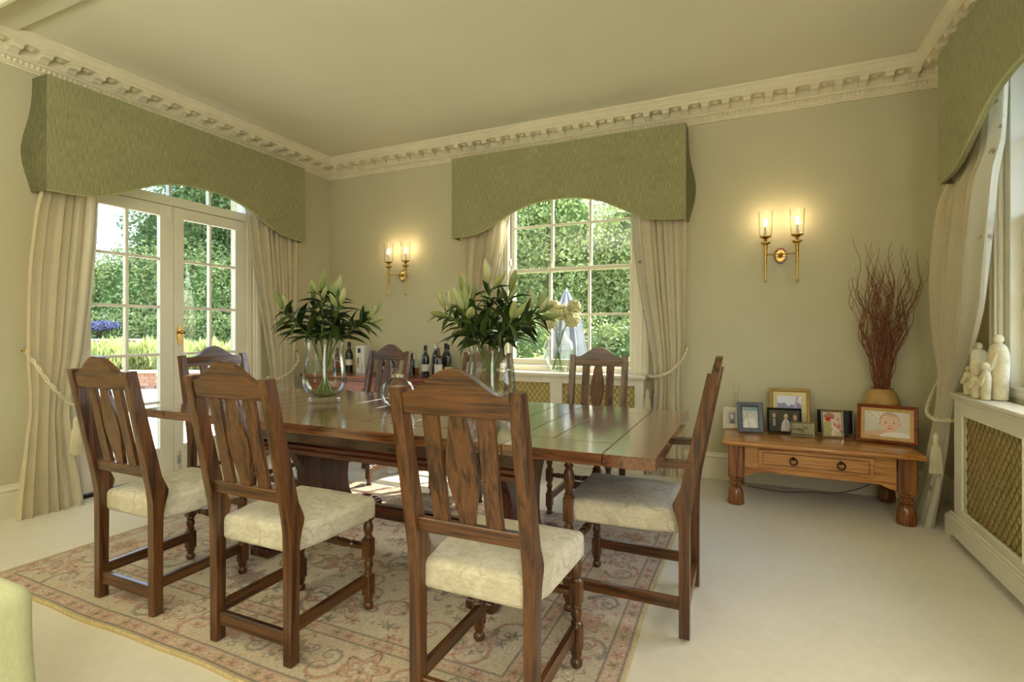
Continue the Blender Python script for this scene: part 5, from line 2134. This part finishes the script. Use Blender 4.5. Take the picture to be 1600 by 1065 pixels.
dc2 = thing('stoppered_decanter', 'slender glass decanter with ball stopper behind the white frame', 'decanter', (-0.068, 4.45, LZ + 0.001))
bm = B()
lathe(bm, shell(dense([(0.003, 0.003), (0.042, 0.002), (0.046, 0.02), (0.040, 0.08), (0.022, 0.15), (0.016, 0.22), (0.016, 0.262), (0.026, 0.268)]), 0.003), 0, 0, 22)
finish('body', bm, M['glass'], dc2, 60)
bm = B()
lathe(bm, [(0.010, 0.26), (0.012, 0.272), (0.024, 0.285), (0.029, 0.305), (0.024, 0.325), (0.010, 0.334), (0.002, 0.335)], 0, 0, 18)
finish('stopper', bm, M['glass'], dc2, 60)

# ------------------------------------------------------------------ pot of curly willow twigs
PX, PY = 0.875, 4.405
pot = thing('clay_pot', 'round tan clay pot holding twigs at the end of the low table', 'pot', (PX, PY, LZ + 0.001))
bm = B()
lathe(bm, shell(dense([(0.004, 0.002), (0.060, 0.001), (0.075, 0.02), (0.098, 0.10), (0.108, 0.19), (0.104, 0.26), (0.088, 0.315), (0.070, 0.338), (0.068, 0.348), (0.073, 0.352)]), 0.007), 0, 0, 32)
finish('body', bm, M['pot'], pot, 60)
rnd = random.Random(99)
NT_ = 46
for i in range(NT_):
    t = thing('twig', 'curly brown willow twig standing in the tan clay pot', 'twig', (PX, PY, LZ + 0.012), 0, 'curly willow twigs in the clay pot')
    az = 2 * PI * i / NT_ * 3 + rnd.uniform(-0.3, 0.3)
    spread = rnd.uniform(0.02, 0.20) if i % 4 else rnd.uniform(0.16, 0.27)
    H = rnd.uniform(0.95, 1.42) if spread < 0.2 else rnd.uniform(1.0, 1.3)
    dx, dy = math.cos(az) * spread, math.sin(az) * spread * 0.42
    if PY + dy > 4.50:
        dy = 4.50 - PY
    r0 = rnd.uniform(0.0, 0.045)
    bx0, by0 = math.cos(az) * r0, math.sin(az) * r0
    pts = []
    n = 30
    f1, f2, p1, p2 = rnd.uniform(16, 30), rnd.uniform(10, 24), rnd.uniform(0, 6), rnd.uniform(0, 6)
    for k in range(n + 1):
        u = k / n
        wv = 0.017 * smooth((u - 0.2) * 1.5) + 0.003
        sp = smooth(u) ** 1.4
        pts.append((bx0 * (1 - u * 0.3) + dx * sp + wv * math.sin(f1 * u + p1), by0 * (1 - u * 0.3) + dy * sp + wv * 0.8 * math.sin(f2 * u + p2), H * u))
    bm = B()
    tube(bm, pts, [0.0048 * (1 - 0.75 * k / n) for k in range(n + 1)], 5)
    for q in range(3):
        k = rnd.randint(n // 2, n - 6)
        p = Vector(pts[k])
        L = rnd.uniform(0.10, 0.22)
        a2 = rnd.uniform(0, 2 * PI)
        sub = []
        for j in range(13):
            u = j / 12
            sub.append(p + Vector((math.cos(a2) * L * 0.35 * u + 0.008 * math.sin(14 * u + a2), max(-0.2, min(0.04, math.sin(a2) * L * 0.2 * u)) + 0.006 * math.sin(11 * u), L * u)))
        tube(bm, sub, [0.0026 * (1 - 0.7 * j / 12) for j in range(13)], 4)
    finish('branch', bm, M['twig'], t, 80)

# ------------------------------------------------------------------ stone figures on the right radiator cover
RZ = 0.8455


def figure(label, x, y, h, r, bend=0.0, lean=(0, 0), rot=0.0, head=0.2):
    t = thing('stone_figure', label, 'figurine', (x, y, RZ), rot, 'stone figures on the radiator cover')
    bm = B()
    hb = h * (1 - head)
    pr = [(0.03 * r, 0.0), (0.80 * r, 0.001), (0.86 * r, 0.02), (0.92 * r, hb * 0.3), (1.0 * r, hb * 0.6), (0.96 * r, hb * 0.82), (0.70 * r, hb * 0.96), (0.34 * r, hb * 1.01), (0.03 * r, hb * 1.03)]
    lathe(bm, dense(pr, 26), 0, 0, 20)
    for v in bm.verts:
        f = v.co.z / hb
        v.co.x *= 0.72
        v.co.x += bend * max(0, f) ** 2.2
        a = math.atan2(v.co.y, v.co.x)
        # shallow carved groove between arm and body
        if 0.25 < f < 0.9 and abs(abs(a) - 0.9) < 0.2:
            v.co.x *= 0.93
            v.co.y *= 0.93
    finish('body', bm, M['stone'], t, 60)
    bm = B()
    hr = h * head * 0.52
    lathe(bm, [(0.02 * hr, -1.0 * hr), (0.55 * hr, -0.85 * hr), (0.92 * hr, -0.4 * hr), (1.0 * hr, 0.0), (0.9 * hr, 0.45 * hr), (0.55 * hr, 0.85 * hr), (0.02 * hr, hr)], 0, 0, 18)
    for v in bm.verts:
        v.co.x = v.co.x * (0.88 if abs(bend) < 0.01 else 1.25) + bend * 1.12 + (0.0)
        v.co.y *= 0.85
        v.co.z += h - hr * 1.0 - (0.0 if abs(bend) < 0.01 else hr * 0.25)
    finish('head', bm, M['stone'], t, 60)
    # folded arm
    bm = B()
    for s in (-1, 1):
        tube(bm, [(0.25 * r + bend * 0.6, s * 0.62 * r, hb * 0.86), (0.62 * r + bend * 0.3, s * 0.66 * r, hb * 0.6), (0.86 * r + bend * 0.1, s * 0.3 * r, hb * 0.48)], [0.16 * r, 0.20 * r, 0.15 * r], 8)
    finish('arms', bm, M['stone'], t, 60)
    return t


figure('short stone figure standing at the curtain end of the group', 1.135, 3.690, 0.160, 0.034, rot=PI)
figure('tall slim stone figure bending its head over the group', 1.165, 3.605, 0.300, 0.046, bend=0.045, rot=PI * 0.5, head=0.15)
figure('tallest broad-shouldered stone figure at the window end', 1.190, 3.475, 0.338, 0.060, rot=PI, head=0.15)
figure('small stone figure leaning against the tallest one', 1.128, 3.440, 0.195, 0.030, rot=PI, head=0.22)
figure('small round-headed stone figure at the front of the group', 1.114, 3.515, 0.152, 0.036, rot=PI, head=0.23)

# ------------------------------------------------------------------ slipcovered armchair, corner of it in view
sc_ = thing('slipcovered_armchair', 'pale green slipcovered armchair, only its arm showing beside the rug', 'chair', (-2.05, 0.30, 0))


def drape(p, u):
    x, y, z = p
    k = 1 + 0.05 * (1 - u[2]) / 2 + 0.010 * math.sin(9 * y + 5 * z) * (1 - abs(u[2]))
    return (x * k + 0.006 * math.sin(14 * z + 7 * y), y * k, z)


for s in (-1, 1):
    bm = B()
    rbox(bm, 0.11, 0.36, 0.295, 0.045, s * 0.38, 0.02, 0.297, 4, 8, drape)
    finish('arm', bm, M['slip'], sc_, 60)
bm = B()
rbox(bm, 0.30, 0.33, 0.10, 0.05, 0, 0.0, 0.36, 4, 6)
finish('seat_cushion', bm, M['slip'], sc_, 60)
bm = B()
rbox(bm, 0.46, 0.10, 0.42, 0.07, 0, -0.34, 0.43, 4, 6)
finish('backrest', bm, M['slip'], sc_, 60)
finish('skirt', boxm(-0.45, 0.45, -0.36, 0.33, 0.0, 0.28, 0.02, 2), M['slip'], sc_)

# ------------------------------------------------------------------ garden
GF = Vector((-math.sin(YAW), math.cos(YAW), 0))      # down the garden
GR = Vector((math.cos(YAW), math.sin(YAW), 0))       # across it


def G(d, l, z=0.0):
    return GF * d + GR * l + Vector((0, 0, z))


bm = B()
box(bm, -70, 60, BY + TH + 0.02, 80, -0.75, -0.55)
box(bm, -70, LX - TH - 0.02, -30, BY + TH + 0.02, -0.75, -0.55)
struct('lawn', bm, M['lawn'])
bm = B()
box(bm, -14.5, LX - TH - 0.01, -4, 11.5, -0.55, -0.135)
pt = struct('patio', bm, M['mortar'])
tile = None
rnd = random.Random(5)
for i in range(16):
    for j in range(18):
        x, y = LX - TH - 0.34 - i * 0.61, -0.2 + j * 0.61
        if tile is None:
            tile = finish('paving_slab', boxm(-0.297, 0.297, -0.297, 0.297, -0.02, 0.0, 0.006), M['paver'], pt)
            tile.location = (x, y, -0.12)
        else:
            link_copy(tile, pt, None, (x, y, -0.12 + rnd.uniform(-0.003, 0.003)))

# low brick retaining walls
first_brick = None


def brick_wall(name, label, d, l0, l1, z0, courses):
    global first_brick
    t = thing(name, label, 'wall', G(d, (l0 + l1) / 2, z0), YAW)
    L = l1 - l0
    H = courses * 0.075
    finish('core', boxm(-L / 2, L / 2, 0.015, 0.22, -0.3, H - 0.004), M['mortar'], t)
    cnt = 0
    for c in range(courses):
        x = -L / 2 + (0.0 if c % 2 else -0.11)
        while x < L / 2 - 0.05:
            if first_brick is None:
                first_brick = finish('brick', boxm(0, 0.213, 0, 0.10, 0, 0.064, 0.004), M['brick'], t)
                o = first_brick
                o.location = (x, 0, c * 0.075)
            else:
                link_copy(first_brick, t, None, (x, random.uniform(-0.003, 0.003), c * 0.075))
            cnt += 1
            x += 0.225
    bm = boxm(-L / 2, L / 2, -0.03, 0.24, H - 0.004, H + 0.045, 0.006)
    finish('coping', bm, M['paver'], t)
    return t


brick_wall('retaining_wall', 'low red brick wall edging the patio beyond the french doors', 11.9, -11.0, -5.6, -0.13, 5)
brick_wall('retaining_wall', 'upper red brick wall behind the yellow-green plants, at the left', 15.2, -13.4, -11.0, 0.55, 5)
bed = boxm(-10, 10, 0, 14, -1.0, 0.0)
bmesh.ops.transform(bed, matrix=Matrix.Translation(G(12.1, -10, 0.22)) @ Matrix.Rotation(YAW, 4, 'Z'), verts=bed.verts)
struct('ground_bed', bed, M['earth'])


def leaf_cloud(pts, nrm, sizes, m, name, parent, blades=False):
    sizes = sizes * 0.72
    n = len(pts)
    rng = np.random.RandomState(n)
    a = rng.randn(n, 3)
    a /= np.linalg.norm(a, axis=1)[:, None]
    nrm = nrm + 0.7 * rng.randn(n, 3)
    nrm /= np.linalg.norm(nrm, axis=1)[:, None]
    e1 = np.cross(nrm, a)
    e1 /= np.linalg.norm(e1, axis=1)[:, None] + 1e-9
    e2 = np.cross(nrm, e1)
    s = sizes[:, None]
    if blades:
        e1 = nrm * 0.5 + np.array([0, 0, 1.0])
        e2 = np.cross(e1, rng.randn(n, 3)) * 0.16
        s = s * 2.2
    v = np.stack([pts + e1 * s, pts + e2 * s * 0.55, pts - e1 * s, pts - e2 * s * 0.55], 1).reshape(-1, 3)
    f = np.arange(n * 4, dtype=np.int32)
    me = bpy.data.meshes.new(name)
    me.vertices.add(n * 4)
    me.vertices.foreach_set('co', v.astype(np.float32).ravel())
    me.loops.add(n * 4)
    me.loops.foreach_set('vertex_index', f)
    me.polygons.add(n)
    me.polygons.foreach_set('loop_start', np.arange(0, n * 4, 4, dtype=np.int32))
    me.update(calc_edges=True)
    me.materials.append(m)
    o = bpy.data.objects.new(name, me)
    COL.objects.link(o)
    o.parent = parent
    o['kind'] = 'stuff'
    return o


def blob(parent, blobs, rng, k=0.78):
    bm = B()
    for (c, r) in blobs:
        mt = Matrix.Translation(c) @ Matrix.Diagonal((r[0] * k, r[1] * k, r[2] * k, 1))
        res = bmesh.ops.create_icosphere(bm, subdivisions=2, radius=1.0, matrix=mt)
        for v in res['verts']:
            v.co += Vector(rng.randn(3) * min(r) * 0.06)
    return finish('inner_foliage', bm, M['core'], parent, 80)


def tree(name, label, cat, d, l, z0, blobs, n, size, m, trunk=None, group=None, core=0.78):
    base = G(d, l, z0)
    t = thing(name, label, cat, base, YAW, group)
    rng = np.random.RandomState(int(abs(d * 100 + l * 10)) % 9999)
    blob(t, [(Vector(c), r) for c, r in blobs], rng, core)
    vol = np.array([r[0] * r[2] for c, r in blobs])
    pts, nr = [], []
    for (c, r), k in zip(blobs, vol / vol.sum()):
        q = rng.randn(int(n * 1.9 * k) + 1, 3)
        q /= np.linalg.norm(q, axis=1)[:, None]
        rad = 0.78 + 0.30 * rng.rand(len(q)) ** 0.8
        lump = 1 + 0.12 * np.sin(q[:, 0] * 7 + c[0]) * np.sin(q[:, 2] * 8) + 0.08 * np.sin(q[:, 1] * 15)
        pts.append(np.array(c) + q * np.array(r) * (rad * lump)[:, None])
        nr.append(q)
    pts = np.concatenate(pts)
    nr = np.concatenate(nr)
    leaf_cloud(pts, nr, size * rng.uniform(0.6, 1.3, len(pts)), m, 'foliage', t, name == 'border_plant')
    if trunk:
        bm = B()
        tube(bm, [(0, 0, -0.3), (0.05, 0, trunk[0] * 0.5), (-0.03, 0.05, trunk[0])], [trunk[1], trunk[1] * 0.8, trunk[1] * 0.5], 10)
        finish('trunk', bm, M['bark'], t)
    return t


# beyond the french doors
tree('hedge', 'long green hedge beyond the french doors', 'hedge', 17.6, -11.5, 0.2,
     [((k * 1.3 - 6.5, 0.25 * (k % 2), 1.65 + 0.12 * (k % 3)), (1.35, 1.1, 2.05)) for k in range(11)], 30000, 0.085, M['foliage_mid'], None)
tree('broad_tree', 'tall dark tree over the hedge behind the left door leaf', 'tree', 20.5, -12.2, 0.2,
     [((0, 0, 4.6), (2.6, 2.0, 2.9)), ((-1.2, 0, 3.2), (1.7, 1.5, 1.6)), ((1.2, -0.3, 6.0), (2.0, 1.6, 2.0)), ((1.9, 0, 3.4), (1.8, 1.5, 1.8))], 16000, 0.11, M['foliage_dark'], (3.2, 0.25))
tree('broad_tree', 'tall green tree over the hedge behind the right door leaf', 'tree', 20.0, -7.6, 0.2,
     [((0, 0, 4.6), (2.7, 2.0, 3.0)), ((-0.6, -0.4, 6.4), (1.8, 1.5, 1.8)), ((1.4, -0.3, 3.2), (2.0, 1.6, 1.6))], 14000, 0.11, M['foliage_mid'], (3.2, 0.25))
rl = random.Random(3)
for i in range(12):
    l = -11.6 + i * 0.55
    d = 12.75 + (i % 3) * 0.55
    tree('border_plant', 'yellow-green grassy plant in the raised bed beyond the doors', 'plant', d, l, 0.22,
         [((0, 0, 0.30), (0.46, 0.36, 0.40))], 900, 0.055, M['foliage_pale'], None, 'grassy plants in the raised bed', 0.7)
for i in range(6):
    tree('border_shrub', 'green leafy shrub at the back of the raised bed', 'shrub', 16.35, -13.6 + i * 1.35, 0.2,
         [((0, 0, 0.75), (0.95, 0.5, 0.85))], 2200, 0.065, M['foliage_mid'], None, 'shrubs at the back of the raised bed', 0.75)
tree('lavender_bush', 'violet-blue flowering bush above the upper brick wall', 'plant', 16.0, -12.6, 0.95,
     [((0, 0, 0.42), (0.55, 0.3, 0.15))], 900, 0.05, M['lavender'], None, None, 0.7)

# beyond the back window
tree('large_tree', 'large leafy tree filling the left half of the back window', 'tree', 14.0, -0.4, -0.55,
     [((0, 0, 3.6), (2.6, 2.0, 2.6)), ((-1.4, 0, 2.0), (1.7, 1.4, 1.6)), ((1.2, -0.4, 4.6), (1.8, 1.4, 1.7)), ((0.8, -0.5, 2.2), (1.6, 1.3, 1.4))], 22000, 0.075, M['foliage_mid'], (2.4, 0.2), None, 0.74)
tree('large_tree', 'large leafy tree at the right half of the back window', 'tree', 14.6, 3.6, -0.55,
     [((0, 0, 3.4), (2.2, 1.9, 2.4)), ((-1.0, -0.3, 2.2), (1.6, 1.3, 1.5)), ((1.0, 0, 1.8), (1.8, 1.4, 1.7))], 20000, 0.075, M['foliage_mid'], (2.4, 0.2), None, 0.70)
tree('hedge', 'dark green hedge beyond the back window', 'hedge', 10.9, 1.6, -0.55,
     [((k * 1.05 - 3.2, 0.15 * (k % 2), 0.9 + 0.08 * (k % 3)), (1.0, 0.75, 1.05)) for k in range(7)], 20000, 0.06, M['foliage_dark'], None)
for i, l in enumerate((0.4, 1.25, 2.1)):
    tree('flowering_shrub', 'sunlit pale shrub below the back window', 'shrub', 8.2 + 0.2 * (i % 2), l, -0.55,
         [((0, 0, 0.72), (0.62, 0.5, 0.62))], 2600, 0.045, M['foliage_pale'], None, 'pale shrubs below the back window', 0.72)

# folded garden parasol
pr_ = thing('garden_parasol', 'folded grey striped garden parasol outside the back window', 'parasol', G(8.0, 0.84, -0.55))
bm = B()
nn = 24
rings = []
for r, h in ((0.03, 2.36), (0.10, 2.2), (0.19, 1.95), (0.26, 1.55), (0.30, 1.15), (0.27, 0.95)):
    rings.append([bm.verts.new((r * (1 + 0.16 * (i % 2)) * math.cos(2 * PI * i / nn), r * (1 + 0.16 * (i % 2)) * math.sin(2 * PI * i / nn), h)) for i in range(nn)])
for a, b in zip(rings, rings[1:]):
    for i in range(nn):
        f = bm.faces.new((a[i], a[(i + 1) % nn], b[(i + 1) % nn], b[i]))
        f.material_index = (i // 2) % 2
finish('canopy', bm, [M['parasol'], M['parasol_stripe']], pr_, flat=True)
bm = B()
lathe(bm, [(0.022, 0.0), (0.022, 2.36), (0.012, 2.40), (0.002, 2.42)], 0, 0, 10)
finish('pole', bm, M['silver'], pr_)
bm = B()
lathe(bm, [(0.002, 0.06), (0.06, 0.06), (0.22, 0.05), (0.24, 0.0), (0.002, 0.0)], 0, 0, 20)
finish('base', bm, M['stone'], pr_)
